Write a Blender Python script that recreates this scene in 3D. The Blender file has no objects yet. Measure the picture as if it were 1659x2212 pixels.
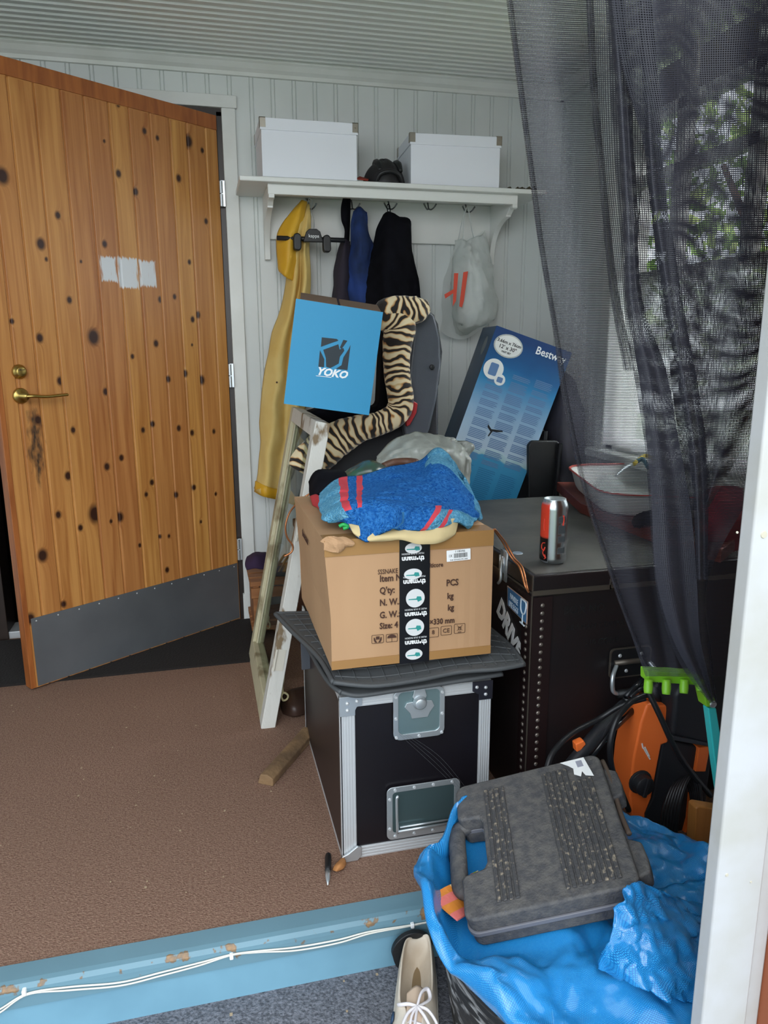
import bpy, bmesh, math, random
import numpy as np
from mathutils import Vector, Matrix, noise
random.seed(7)
PI=math.pi
# ---------------------------------------------------------------- camera, world, lights
F_PX=1600.0; CXP,CYP=829.5,1106.0
CAM=Vector((0,0,1.17))
def _axes(yaw,pitch,roll):
    y,p,r=(math.radians(a) for a in (yaw,pitch,roll))
    F=Vector((math.sin(y)*math.cos(p),math.cos(y)*math.cos(p),math.sin(p)))
    R=Vector((math.cos(y),-math.sin(y),0)); U=R.cross(F)
    return F,R*math.cos(r)+U*math.sin(r),U*math.cos(r)-R*math.sin(r)
FW,RT,UP=_axes(13.7,-12.4,-.3)
def P(x,y,X=None,Y=None,Z=None):
    d=FW+RT*((x-CXP)/F_PX)-UP*((y-CYP)/F_PX)
    if Y is not None: t=(Y-CAM.y)/d.y
    elif Z is not None: t=(Z-CAM.z)/d.z
    else: t=(X-CAM.x)/d.x
    return CAM+d*t
cd=bpy.data.cameras.new('camera'); cam=bpy.data.objects.new('camera',cd)
bpy.context.scene.collection.objects.link(cam)
Mc=Matrix((RT,UP,-FW)).transposed().to_4x4(); Mc.translation=CAM; cam.matrix_world=Mc
cd.sensor_fit='VERTICAL'; cd.sensor_height=36; cd.sensor_width=27; cd.lens=36*F_PX/2212; cd.clip_start=.02
bpy.context.scene.camera=cam
sc=bpy.context.scene
vs=sc.view_settings; vs.view_transform='Standard'; vs.look='None'; vs.gamma=1; vs.exposure=0.55; vs.use_curve_mapping=False
w=bpy.data.worlds.new('sky'); sc.world=w; w.use_nodes=True
nt=w.node_tree; bg=nt.nodes['Background']
bg.inputs[0].default_value=(.82,.91,1,1); bg.inputs[1].default_value=1.9
def light(name,kind,loc,target,energy,size=None,sy=None,col=(1,1,1)):
    l=bpy.data.lights.new(name,kind); l.energy=energy; l.color=col
    if kind=='AREA':
        l.shape='RECTANGLE'; l.size=size; l.size_y=sy or size
    o=bpy.data.objects.new(name,l); sc.collection.objects.link(o); o.location=loc
    o.rotation_euler=(Vector(target)-Vector(loc)).to_track_quat('-Z','Y').to_euler(); return o
light('doorway_daylight','AREA',(-.1,-1.5,2.3),(.6,2.2,.5),34,2.2,1.6,(1,.98,.95))
light('window_daylight','AREA',(3.2,2.0,3.4),(1.5,2.1,1.2),220,1.2,1.2,(.95,.98,1))
# ---------------------------------------------------------------- materials
def lin(c):
    if isinstance(c,str): c=[int(c[i:i+2],16)/255 for i in (0,2,4)]
    return tuple((v/12.92 if v<=.04045 else ((v+.055)/1.055)**2.4) for v in c)+(1,)
MATS={}
def mat(name,col,rough=.6,metal=0,col2=None,scale=8,amt=.5,bump=0,bscale=None,stretch=(1,1,1),spec=.5,sheen=0,detail=4,dist=0,ramp=(.35,.65),coat=0,trans=0,alpha=1,emit=None):
    if name in MATS: return MATS[name]
    m=bpy.data.materials.new(name); m.use_nodes=True; n=m.node_tree.nodes; L=m.node_tree.links
    b=n['Principled BSDF']; b.inputs['Base Color'].default_value=lin(col)
    b.inputs['Roughness'].default_value=rough; b.inputs['Metallic'].default_value=metal
    b.inputs['Specular IOR Level'].default_value=spec; b.inputs['Sheen Weight'].default_value=sheen
    b.inputs['Coat Weight'].default_value=coat; b.inputs['Transmission Weight'].default_value=trans; b.inputs['Alpha'].default_value=alpha
    tc=n.new('ShaderNodeTexCoord'); mp=n.new('ShaderNodeMapping'); mp.inputs['Scale'].default_value=stretch
    L.new(tc.outputs['Object'],mp.inputs[0])
    if col2:
        ns=n.new('ShaderNodeTexNoise'); ns.inputs['Scale'].default_value=scale; ns.inputs['Detail'].default_value=detail; ns.inputs['Distortion'].default_value=dist
        L.new(mp.outputs[0],ns.inputs['Vector'])
        r=n.new('ShaderNodeValToRGB'); r.color_ramp.elements[0].position=ramp[0]; r.color_ramp.elements[1].position=ramp[1]
        r.color_ramp.elements[0].color=lin(col); r.color_ramp.elements[1].color=lin(col2)
        L.new(ns.outputs['Fac'],r.inputs[0]); L.new(r.outputs[0],b.inputs['Base Color'])
    if bump:
        nb=n.new('ShaderNodeTexNoise'); nb.inputs['Scale'].default_value=bscale or scale; nb.inputs['Detail'].default_value=3
        L.new(mp.outputs[0],nb.inputs['Vector'])
        bp=n.new('ShaderNodeBump'); bp.inputs['Strength'].default_value=bump; bp.inputs['Distance'].default_value=.01
        L.new(nb.outputs['Fac'],bp.inputs['Height']); L.new(bp.outputs[0],b.inputs['Normal'])
    MATS[name]=m; return m
wallw=mat('painted_board',"d6dad8",.45,col2="cdd1cf",scale=2.5,bump=.04,bscale=60)
ceilw=mat('ceiling_board',"dfe1df",.38)
trimw=mat('white_trim',"dcdedb",.4,col2="d2d4cf",scale=6)
postw=mat('door_post_paint',"b9babc",.5,col2="afaea9",scale=9,bump=.03,bscale=90)
carpet=mat('brown_carpet',"7b5e50",.95,col2="947867",scale=170,detail=6,bump=.6,bscale=260,spec=.1)
gcarpet=mat('grey_carpet',"54565c",.95,col2="80828a",scale=150,detail=6,bump=.6,bscale=220,spec=.1)
stepb=mat('blue_step_paint',"6b96aa",.55,col2="75a2b6",scale=5)
dark=mat('dark_frame',"231b18",.4,col2="33261f",scale=12)
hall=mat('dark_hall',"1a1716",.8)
steel=mat('steel',"c9d0d4",.32,.75,bump=.02,bscale=50)
alu=mat('aluminium',"cfd2d4",.4,.45)
brass=mat('brass',"b79c5a",.3,1)
black=mat('black_plastic',"17181a",.45)
blackfab=mat('black_cloth',"0c0c10",.95,col2="131319",scale=20,spec=.1)
cardw=mat('white_card',"e4e7ee",.7)
card=mat('cardboard',"ad8763",.8,col2="b7916c",scale=5,bump=.12,bscale=18,stretch=(1,1,.3))
cardin=mat('cardboard_inside',"6a5544",.85)
white=mat('white_print',"eef0f0",.5)
ink=mat('dark_ink',"43281c",.7)
blackink=mat('black_ink',"16181c",.6)
# ---------------------------------------------------------------- mesh helpers
class MB:
    def __init__(s): s.v=[];s.f=[];s.m=[];s.mi=0
    def add(s,vs_,fs):
        o=len(s.v); s.v+= [tuple(v) for v in vs_]; s.f+=[tuple(i+o for i in f) for f in fs]; s.m+=[s.mi]*len(fs); return s
    def box(s,x0,x1,y0,y1,z0,z1,M=None):
        c=[Vector((x,y,z)) for z in (z0,z1) for y in (y0,y1) for x in (x0,x1)]
        if M is not None: c=[M@p for p in c]
        return s.add(c,[(0,2,3,1),(4,5,7,6),(0,1,5,4),(2,6,7,3),(0,4,6,2),(1,3,7,5)])
    def prism(s,pts,M,z0,z1):
        n=len(pts); a=[M@Vector((p[0],p[1],z0)) for p in pts]; b=[M@Vector((p[0],p[1],z1)) for p in pts]
        return s.add(a+b,[tuple(range(n))[::-1],tuple(range(n,2*n))]+[(i,(i+1)%n,n+(i+1)%n,n+i) for i in range(n)])
    def loft(s,rings,cap=True,closed=True):
        n=len(rings[0]); vv=[p for r in rings for p in r]; ff=[]
        for i in range(len(rings)-1):
            for j in range(n if closed else n-1):
                ff.append((i*n+j,i*n+(j+1)%n,(i+1)*n+(j+1)%n,(i+1)*n+j))
        if cap: ff+= [tuple(range(n))[::-1],tuple(range((len(rings)-1)*n,len(rings)*n))]
        return s.add(vv,ff)
    def tube(s,path,r,n=8,smooth=6,cap=True,flat=1,M=None):
        path=[Vector(p) for p in path]; rr=r if isinstance(r,(list,tuple)) else [r]*len(path)
        if smooth and len(path)>2: path,rr=crv(path,rr,smooth)
        rings=[]; up=None
        for i,p in enumerate(path):
            t=(path[min(i+1,len(path)-1)]-path[max(i-1,0)]).normalized()
            if up is None:
                up=Vector((0,0,1)) if abs(t.z)<.9 else Vector((0,1,0))
            a=(up-t*up.dot(t)).normalized(); b=t.cross(a); up=a
            rings.append([p+(a*math.cos(k*2*PI/n)+b*math.sin(k*2*PI/n)*flat)*rr[i] for k in range(n)])
        if M is not None: rings=[[M@p for p in q] for q in rings]
        return s.loft(rings,cap)
    def lathe(s,prof,M=None,n=32,cap=True):
        M=M or Matrix()
        return s.loft([[M@Vector((r*math.cos(k*2*PI/n),r*math.sin(k*2*PI/n),z)) for k in range(n)] for r,z in prof],cap)
    def grid(s,G):
        nu,nv=len(G),len(G[0])
        return s.add([p for r in G for p in r],[(i*nv+j,i*nv+j+1,(i+1)*nv+j+1,(i+1)*nv+j) for i in range(nu-1) for j in range(nv-1)])
def crv(path,rr,k):
    o=[];q=[];n=len(path)
    for i in range(n-1):
        p0,p1,p2,p3=path[max(i-1,0)],path[i],path[i+1],path[min(i+2,n-1)]
        for j in range(k):
            t=j/k; o.append(.5*((2*p1)+(p2-p0)*t+(2*p0-5*p1+4*p2-p3)*t*t+(3*p1-p0-3*p2+p3)*t**3)); q.append(rr[i]*(1-t)+rr[i+1]*t)
    o.append(path[-1]); q.append(rr[-1]); return o,q
def crumple(p,sc):
    v=0;a=1
    for k in range(3):
        v+=a*(abs(noise.noise(p*sc+Vector((k*7.3,2.1,5.5))))*2-.5); sc*=2.1; a*=.5
    return v
def patch(rows,ku=6,kv=6,namp=0,nscale=10,seed=0,fold=0):
    """rows of (px,py,depthY) or 3-D vectors -> smooth grid"""
    R=[[p if isinstance(p,Vector) else P(p[0],p[1],Y=p[2]) for p in r] for r in rows]
    R=[crv(r,[0]*len(r),kv)[0] for r in R]
    C=[crv([r[j] for r in R],[0]*len(R),ku)[0] for j in range(len(R[0]))]
    G=[[C[j][i] for j in range(len(C))] for i in range(len(C[0]))]
    if namp:
        G=[[p+Vector(noise.noise_vector((p+Vector((seed*3.1,seed,0)))*nscale))*namp for p in r] for r in G]
    if fold:
        G=[[p+Vector((0,-1,.3))*crumple(Vector((p.x,p.y,p.z*.4))+Vector((seed,0,0)),nscale*1.5)*fold*1.8 for p in r] for r in G]
    return G
def children_set(o,parent):
    if parent is not None:
        o.parent=parent
        o.matrix_parent_inverse=Matrix.Translation(-(parent['_w'] and Vector(parent['_w']))) if '_w' in parent else Matrix()
def obj(name,mb,m,parent=None,bev=0,smooth=False,solid=0,sub=0,seg=2,label=None,cat=None,group=None,kind=None,auto=None,disp=None):
    me=bpy.data.meshes.new(name)
    me.from_pydata(mb.v,[],mb.f)
    ms=m if isinstance(m,(list,tuple)) else [m]
    for q in ms: me.materials.append(q)
    if len(ms)>1: me.polygons.foreach_set('material_index',mb.m)
    bm=bmesh.new(); bm.from_mesh(me)
    if not (solid or disp): bmesh.ops.recalc_face_normals(bm,faces=bm.faces)
    bm.to_mesh(me); bm.free()
    o=bpy.data.objects.new(name,me); sc.collection.objects.link(o)
    if smooth: me.shade_smooth()
    if solid:
        d=o.modifiers.new('s','SOLIDIFY'); d.thickness=solid; d.offset=0
    if bev:
        d=o.modifiers.new('b','BEVEL'); d.width=bev; d.segments=seg; d.limit_method='ANGLE'; d.angle_limit=math.radians(40)
        me.shade_smooth(); d.harden_normals=True
    if sub:
        d=o.modifiers.new('u','SUBSURF'); d.levels=sub; d.render_levels=sub
    children_set(o,parent)
    tag(o,label,cat,group,kind); return o
def tag(o,label=None,cat=None,group=None,kind=None):
    if label: o['label']=label
    if cat: o['category']=cat
    if group: o['group']=group
    if kind: o['kind']=kind
def thing(name,loc,label,cat,group=None,kind=None):
    o=bpy.data.objects.new(name,None); sc.collection.objects.link(o); o.location=loc; o['_w']=tuple(loc)
    o.empty_display_size=.05; tag(o,label,cat,group,kind); return o
def frame(o,x,y,n=None):
    """matrix with local x along x, local y along y, z = normal"""
    x=Vector(x).normalized(); y=Vector(y); y=(y-x*y.dot(x)).normalized(); z=x.cross(y)
    M=Matrix((x,y,z)).transposed().to_4x4(); M.translation=Vector(o); return M
XZ=lambda x,y,z: frame((x,y,z),(1,0,0),(0,0,1))     # faces -y (local z = -y)
def text(name,s,M,size,m,parent,align='LEFT',sx=1,shear=0,bold=0,ext=.0004,spacing=1):
    c=bpy.data.curves.new('t','FONT'); c.body=s; c.size=size; c.align_x=align; c.shear=shear; c.offset=bold; c.extrude=ext; c.space_character=spacing
    c.resolution_u=2
    t=bpy.data.objects.new('t',c); sc.collection.objects.link(t); dg=bpy.context.evaluated_depsgraph_get(); dg.update()
    me=bpy.data.meshes.new_from_object(t.evaluated_get(dg)); bpy.data.objects.remove(t); bpy.data.curves.remove(c)
    me.transform(M@Matrix.Diagonal((sx,1,1,1)))
    me.materials.clear(); me.materials.append(m)
    o=bpy.data.objects.new(name,me); sc.collection.objects.link(o); children_set(o,parent); return o
def circ(cx,cy,rx,ry=None,n=28,a0=0,a1=2*PI):
    ry=ry or rx; return [(cx+rx*math.cos(a0+(a1-a0)*k/n),cy+ry*math.sin(a0+(a1-a0)*k/n)) for k in range(n+(0 if a1-a0>6.2 else 1))]
def rrect(x0,x1,y0,y1,r,n=5):
    o=[]
    for cx,cy,a in ((x1-r,y0+r,-PI/2),(x1-r,y1-r,0),(x0+r,y1-r,PI/2),(x0+r,y0+r,PI)):
        o+=[(cx+r*math.cos(a+PI/2*k/n),cy+r*math.sin(a+PI/2*k/n)) for k in range(n+1)]
    return o
def ringp(mb,pts,pin,M,z0,z1):
    """frame between two outlines with equal counts"""
    n=len(pts); R=[[M@Vector((*p,z0)) for p in pts],[M@Vector((*p,z1)) for p in pts],[M@Vector((*p,z1)) for p in pin],[M@Vector((*p,z0)) for p in pin]]
    v=[p for r in R for p in r]; f=[]
    for a in range(4):
        for j in range(n): f.append((a*n+j,a*n+(j+1)%n,((a+1)%4)*n+(j+1)%n,((a+1)%4)*n+j))
    return mb.add(v,f)
def pxpoly(pts,Y): return [P(x,y,Y=Y) for x,y in pts]
def slab(pts,Y,t,mb=None):
    """outline from the photo standing at depth Y, t metres thick behind it"""
    mb=mb or MB(); q=[(p.x,p.z) for p in pxpoly(pts,Y)]
    return mb.prism(q,XZ(0,Y,0),-t,0)
# ---------------------------------------------------------------- structure
WY=3.188; WX=1.575; CZ=2.25
def groove_wall(name,a0,a1,z0,z1,M,m,pitch=.083,dep=.004):
    xs=[]; x=math.floor(a0/pitch)*pitch
    pr=[(a0,0)]
    while x<a1:
        for g in (0,.014):
            for dx,d in ((-.0025,0),(0,-dep),(.0025,0)):
                if a0<x+g+dx<a1: pr.append((x+g+dx,d))
        x+=pitch
    pr.append((a1,0))
    G=[[M@Vector((p[0],z,p[1])) for p in pr] for z in (z0,z1)]
    mb=MB().grid(G)
    mb.box(a0,a1,z0,z1,-.08,-.012,M)
    return obj(name,mb,m,kind='structure')
WB=frame((0,WY,0),(1,0,0),(0,0,1))
DL,DR,DT=-.86,.125,2.07      # doorway
groove_wall('wall_back',DR+.02,WX,0,CZ,WB,wallw)
groove_wall('wall_back',-1.9,DL-.02,0,CZ,WB,wallw)
groove_wall('wall_back',DL-.02,DR+.02,DT+.02,CZ,WB,wallw)
# right wall with window opening (local x = -y direction so that normal faces -x)
WR=frame((WX,0,0),(0,-1,0),(0,0,1))
wy0,wy1,wz0,wz1=1.45,2.66,.78,2.18
groove_wall('wall_right',-WY,-wy1,0,CZ,WR,wallw)
groove_wall('wall_right',-wy0,-.8,0,CZ,WR,wallw)
groove_wall('wall_right',-wy1,-wy0,0,wz0,WR,wallw)
groove_wall('wall_right',-wy1,-wy0,wz1,CZ,WR,wallw)
groove_wall('wall_left',.8,WY,0,CZ,frame((-1.9,0,0),(0,1,0),(0,0,1)),wallw)
# ceiling grooved
pr=[];y=.8
G=[]
ys=[]
y=WY
while y>.75:
    ys+=[(y,0),(y-.034,0),(y-.036,-.004),(y-.038,-.006),(y-.040,-.004),(y-.042,0)]; y-=.042
G=[[Vector((x,a,CZ+b)) for a,b in ys] for x in (-1.9,WX)]
obj('ceiling',MB().grid(G).box(-1.9,WX,.75,WY,CZ+.02,CZ+.1),ceilw,kind='structure')
# crown moulding
def mould(prof,p0,p1,inward):
    rings=[[Vector(p)+Vector(inward)*a+Vector((0,0,b)) for a,b in prof] for p in (p0,p1)]
    return MB().loft(rings)
cp=[(0,0),(.05,0),(.05,-.008),(.042,-.014),(.03,-.03),(.018,-.04),(.014,-.052),(0,-.052)]
obj('trim_1',mould(cp,(-1.9,WY,CZ),(WX,WY,CZ),(0,-1,0)),trimw,kind='structure')
obj('trim_2',mould(cp,(WX,WY,CZ),(WX,.8,CZ),(-1,0,0)),trimw,kind='structure')
# floor, step
SY=1.305; SZ=-.125
obj('floor',MB().box(-1.9,WX,SY+.05,WY+.02,-.02,0),carpet,kind='structure')
obj('floor',MB().box(-2.5,2.6,-1.6,SY,SZ-.03,SZ),gcarpet,kind='structure')
# step with worn paint
def paint_mat():
    m=bpy.data.materials.new('worn_step_paint'); m.use_nodes=True; n=m.node_tree.nodes; L=m.node_tree.links; b=n['Principled BSDF']; b.inputs['Roughness'].default_value=.5
    tc=n.new('ShaderNodeTexCoord'); at=n.new('ShaderNodeAttribute'); at.attribute_name='wear'
    ns=n.new('ShaderNodeTexNoise'); ns.inputs['Scale'].default_value=38; ns.inputs['Detail'].default_value=8; L.new(tc.outputs['Object'],ns.inputs['Vector'])
    ad=n.new('ShaderNodeMath'); ad.operation='ADD'; L.new(at.outputs['Fac'],ad.inputs[0]); L.new(ns.outputs['Fac'],ad.inputs[1])
    r=n.new('ShaderNodeValToRGB'); e=r.color_ramp.elements; e[0].position=.86; e[0].color=lin("6f95a4"); e[1].position=.9; e[1].color=lin("7d6a56")
    e2=e.new(1.0); e2.color=lin("a88256")
    L.new(ad.outputs[0],r.inputs[0])
    n2=n.new('ShaderNodeTexNoise'); n2.inputs['Scale'].default_value=3; L.new(tc.outputs['Object'],n2.inputs['Vector'])
    mx=n.new('ShaderNodeMix'); mx.data_type='RGBA'; mx.blend_type='MULTIPLY'; mx.inputs[0].default_value=.35
    L.new(r.outputs[0],mx.inputs[6]); L.new(n2.outputs['Fac'],mx.inputs[7]); L.new(mx.outputs[2],b.inputs['Base Color'])
    return m
def step(name,prof,wear,m):
    xs=[-1.9+3.475*i/160 for i in range(161)]
    G=[[Vector((x,a,b)) for a,b in prof] for x in xs]
    mb=MB().grid(G); o=obj(name,mb,m,kind='structure')
    at=o.data.attributes.new('wear','FLOAT','POINT')
    at.data.foreach_set('value',[w_ for x in xs for w_ in wear]); return o
step('trim_3',[(SY+.052,-.02),(SY+.052,.004),(SY+.035,.004),(SY+.012,.004),(SY+.002,.002),(SY-.004,-.006),(SY-.005,-.014),(SY-.005,-.03),(SY-.005,-.045),(SY+.004,-.046)],
     [0,.0,.03,.14,.27,.33,.24,.12,.03,0],paint_mat())
obj('trim_4',MB().box(-1.9,WX,SY,SY+.03,SZ,-.03),stepb,kind='structure')
# doorway frame, hall behind
fr=MB(); fr.box(DR-.01,DR+.02,WY-.005,WY+.12,0,DT); fr.box(DL-.02,DL+.03,WY-.01,WY+.12,0,DT); fr.box(DL-.02,DR+.02,WY-.005,WY+.12,DT-.02,DT+.02)
obj('trim_5',fr,dark,kind='structure',bev=.003)
obj('trim_6',MB().box(DL,DR,WY+.0,WY+.12,-.01,.03),alu,kind='structure',bev=.003)
tr=MB(); tr.box(DR+.012,DR+.065,WY-.018,WY,.0,DT+.01); tr.box(DL-.07,DR+.072,WY-.02,WY,DT+.01,DT+.055); tr.box(DL-.065,DL-.012,WY-.018,WY,0,DT+.01)
tr.box(DR+.006,DR+.07,WY-.024,WY,0,.12)
obj('trim_7',tr,trimw,kind='structure',bev=.003)
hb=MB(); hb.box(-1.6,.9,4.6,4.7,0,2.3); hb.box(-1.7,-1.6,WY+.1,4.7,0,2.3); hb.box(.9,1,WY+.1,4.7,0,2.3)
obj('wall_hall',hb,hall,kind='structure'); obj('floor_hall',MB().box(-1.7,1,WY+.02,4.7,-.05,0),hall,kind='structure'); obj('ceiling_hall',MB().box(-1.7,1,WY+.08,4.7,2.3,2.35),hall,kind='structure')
# window on the right wall
def win():
    t=thing('window_1',(WX,(wy0+wy1)/2,wz0),None,None,kind='structure')
    f=MB()
    f.box(WX-.012,WX+.09,wy0,wy0+.05,wz0,wz1); f.box(WX-.012,WX+.09,wy1-.05,wy1,wz0,wz1)
    f.box(WX-.012,WX+.09,wy0,wy1,wz1-.04,wz1); f.box(WX-.012,WX+.09,wy0,wy1,wz0,wz0+.04)
    for z in (1.42,1.76,1.96): f.box(WX+.02,WX+.06,wy0,wy1,z-.02,z+.02)
    for y in (2.36,2.0): f.box(WX+.02,WX+.06,y-.025,y+.025,1.42,wz1)
    obj('window_frame',f,trimw,t,bev=.003)
    c=MB(); c.box(WX-.03,WX-.0,wy1,wy1+.06,wz0-.06,wz1+.06); c.box(WX-.03,WX,wy0-.06,wy0,wz0-.06,wz1+.06); c.box(WX-.03,WX,wy0-.06,wy1+.06,wz1,wz1+.05)
    obj('casing',c,trimw,t,bev=.003)
    obj('sill',MB().box(WX-.09,WX+.05,wy0-.05,wy1+.05,wz0-.03,wz0),trimw,t,bev=.004)
    gl=mat('window_glass',"ffffff",.02,trans=1,spec=.4); gl.node_tree.nodes['Principled BSDF'].inputs['IOR'].default_value=1.02
    obj('pane',MB().box(WX+.038,WX+.042,wy0+.05,wy1-.05,wz0+.04,wz1-.04),gl,t)
win()
# net-like white curtain over the lower half of the window
def curtain_mat(name,col,tr):
    m=bpy.data.materials.new(name); m.use_nodes=True; n=m.node_tree.nodes; L=m.node_tree.links; n.remove(n['Principled BSDF'])
    o=n['Material Output']; a=n.new('ShaderNodeBsdfDiffuse'); a.inputs[0].default_value=lin(col); b=n.new('ShaderNodeBsdfTranslucent'); b.inputs[0].default_value=lin(col)
    c=n.new('ShaderNodeBsdfTransparent'); m1=n.new('ShaderNodeMixShader'); m1.inputs[0].default_value=.6; L.new(a.outputs[0],m1.inputs[1]); L.new(b.outputs[0],m1.inputs[2])
    m2=n.new('ShaderNodeMixShader'); m2.inputs[0].default_value=tr; L.new(m1.outputs[0],m2.inputs[1]); L.new(c.outputs[0],m2.inputs[2]); L.new(m2.outputs[0],o.inputs[0]); return m
G=[[Vector((WX-.035+.012*math.sin(y*62)+.006*math.sin(y*23),y,z)) for y in np.linspace(wy0-.02,wy1-.02,150)] for z in (.80,1.1,1.41)]
obj('window_curtain',MB().grid(G),curtain_mat('sheer_white_fabric',"f4f5f6",.25),smooth=True,label='sheer white cafe curtain covering the lower half of the right window',cat='curtain')
# exterior door post, facing wall, eave
pa=P(1490,2200,Y=.8); pb=P(1612,2212,Y=.8)
pa=P(1490,2200,Y=.755).x; pb=P(1612,2212,Y=.73).x; pc=P(1637,2212,Y=.735).x
pm=MB(); pm.box(pa,pb,.73,.755,SZ,2.2); pm.box(pb-.001,pc,.735,.755,SZ,2.2)
obj('trim_8',pm,postw,kind='structure',bev=.004)
obj('wall_front',MB().box(pc,2.4,.70,.755,SZ,2.5),mat('red_brown_cladding',"9a5636",.7,col2="87492d",scale=9,stretch=(1,1,.1)),kind='structure')
# nail hole and chips on the post
kn=MB()
for x,y,r in ((1650,1155,.006),(1592,1150,.002),(1570,1890,.003),(1622,1905,.002)):
    p=P(x,y,Y=.73); kn.lathe([(r*.8,0),(r*.7,.001)],frame((p.x,.73,p.z),(1,0,0),(0,0,1)),12)
obj('trim_9',kn,mat('filler',"b9b3a2",.8),kind='structure')
# ---------------------------------------------------------------- the pine door
def plank_mat():
    m=bpy.data.materials.new('pine_boards'); m.use_nodes=True; n=m.node_tree.nodes; L=m.node_tree.links; b=n['Principled BSDF']
    b.inputs['Roughness'].default_value=.42; b.inputs['Coat Weight'].default_value=.12; b.inputs['Coat Roughness'].default_value=.25
    tc=n.new('ShaderNodeTexCoord'); uv=n.new('ShaderNodeUVMap'); uv.uv_map='UVMap'
    kn=n.new('ShaderNodeAttribute'); kn.attribute_name='knot'; pl=n.new('ShaderNodeAttribute'); pl.attribute_name='plank'
    mp=n.new('ShaderNodeMapping'); mp.inputs['Scale'].default_value=(34,1.1,1); L.new(uv.outputs[0],mp.inputs[0])
    ad=n.new('ShaderNodeVectorMath'); ad.operation='ADD'; L.new(mp.outputs[0],ad.inputs[0])
    cb=n.new('ShaderNodeCombineXYZ'); k5=n.new('ShaderNodeMath'); k5.operation='MULTIPLY'; k5.inputs[1].default_value=1.2; L.new(kn.outputs['Fac'],k5.inputs[0]); L.new(k5.outputs[0],cb.inputs[0])
    p9=n.new('ShaderNodeMath'); p9.operation='MULTIPLY'; p9.inputs[1].default_value=37; L.new(pl.outputs['Fac'],p9.inputs[0]); L.new(p9.outputs[0],cb.inputs[2]); L.new(cb.outputs[0],ad.inputs[1])
    wv=n.new('ShaderNodeTexNoise'); wv.inputs['Scale'].default_value=1.6; wv.inputs['Detail'].default_value=7; wv.inputs['Distortion'].default_value=.7; L.new(ad.outputs[0],wv.inputs['Vector'])
    r=n.new('ShaderNodeValToRGB'); e=r.color_ramp.elements; e[0].position=.30; e[0].color=lin("a1672f"); e[1].position=.66; e[1].color=lin("c38c4a"); L.new(wv.outputs['Fac'],r.inputs[0])
    # per-board tint
    hs=n.new('ShaderNodeHueSaturation'); mr=n.new('ShaderNodeMapRange'); mr.inputs[3].default_value=.86; mr.inputs[4].default_value=1.06; L.new(pl.outputs['Fac'],mr.inputs[0]); L.new(mr.outputs[0],hs.inputs['Value']); L.new(r.outputs[0],hs.inputs['Color'])
    mh=n.new('ShaderNodeMapRange'); mh.inputs[3].default_value=.49; mh.inputs[4].default_value=.502; L.new(pl.outputs['Fac'],mh.inputs[0]); L.new(mh.outputs[0],hs.inputs['Hue'])
    kr=n.new('ShaderNodeValToRGB'); ke=kr.color_ramp.elements; ke[0].position=.22; ke[0].color=(0,0,0,1); ke[1].position=.9; ke[1].color=(1,1,1,1); L.new(kn.outputs['Fac'],kr.inputs[0])
    mx=n.new('ShaderNodeMix'); mx.data_type='RGBA'; L.new(kr.outputs[0],mx.inputs[0]); L.new(hs.outputs[0],mx.inputs[6]); mx.inputs[7].default_value=lin("321507")
    wt=n.new('ShaderNodeAttribute'); wt.attribute_name='smear'; nz=n.new('ShaderNodeTexNoise'); nz.inputs['Scale'].default_value=3; nz.inputs['Detail'].default_value=6
    mq=n.new('ShaderNodeMapping'); mq.inputs['Scale'].default_value=(60,6,1); L.new(uv.outputs[0],mq.inputs[0]); L.new(mq.outputs[0],nz.inputs['Vector'])
    s=n.new('ShaderNodeMath'); s.operation='ADD'; L.new(wt.outputs['Fac'],s.inputs[0]); L.new(nz.outputs['Fac'],s.inputs[1])
    s2=n.new('ShaderNodeMapRange'); s2.inputs[1].default_value=.95; s2.inputs[2].default_value=1.15; L.new(s.outputs[0],s2.inputs[0])
    my=n.new('ShaderNodeMix'); my.data_type='RGBA'; L.new(s2.outputs[0],my.inputs[0]); L.new(mx.outputs[2],my.inputs[6]); my.inputs[7].default_value=lin("cfd2d4"); 
    st=n.new('ShaderNodeAttribute'); st.attribute_name='grime'; nq=n.new('ShaderNodeTexNoise'); nq.inputs['Scale'].default_value=9; nq.inputs['Detail'].default_value=8
    mw=n.new('ShaderNodeMapping'); mw.inputs['Scale'].default_value=(8,2.5,1); L.new(uv.outputs[0],mw.inputs[0]); L.new(mw.outputs[0],nq.inputs['Vector'])
    s3=n.new('ShaderNodeMath'); s3.operation='ADD'; L.new(st.outputs['Fac'],s3.inputs[0]); L.new(nq.outputs['Fac'],s3.inputs[1])
    s4=n.new('ShaderNodeMapRange'); s4.inputs[1].default_value=.95; s4.inputs[2].default_value=1.3; L.new(s3.outputs[0],s4.inputs[0])
    mz=n.new('ShaderNodeMix'); mz.data_type='RGBA'; L.new(s4.outputs[0],mz.inputs[0]); L.new(my.outputs[2],mz.inputs[6]); mz.inputs[7].default_value=lin("33261d")
    L.new(mz.outputs[2],b.inputs['Base Color']); return m
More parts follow.
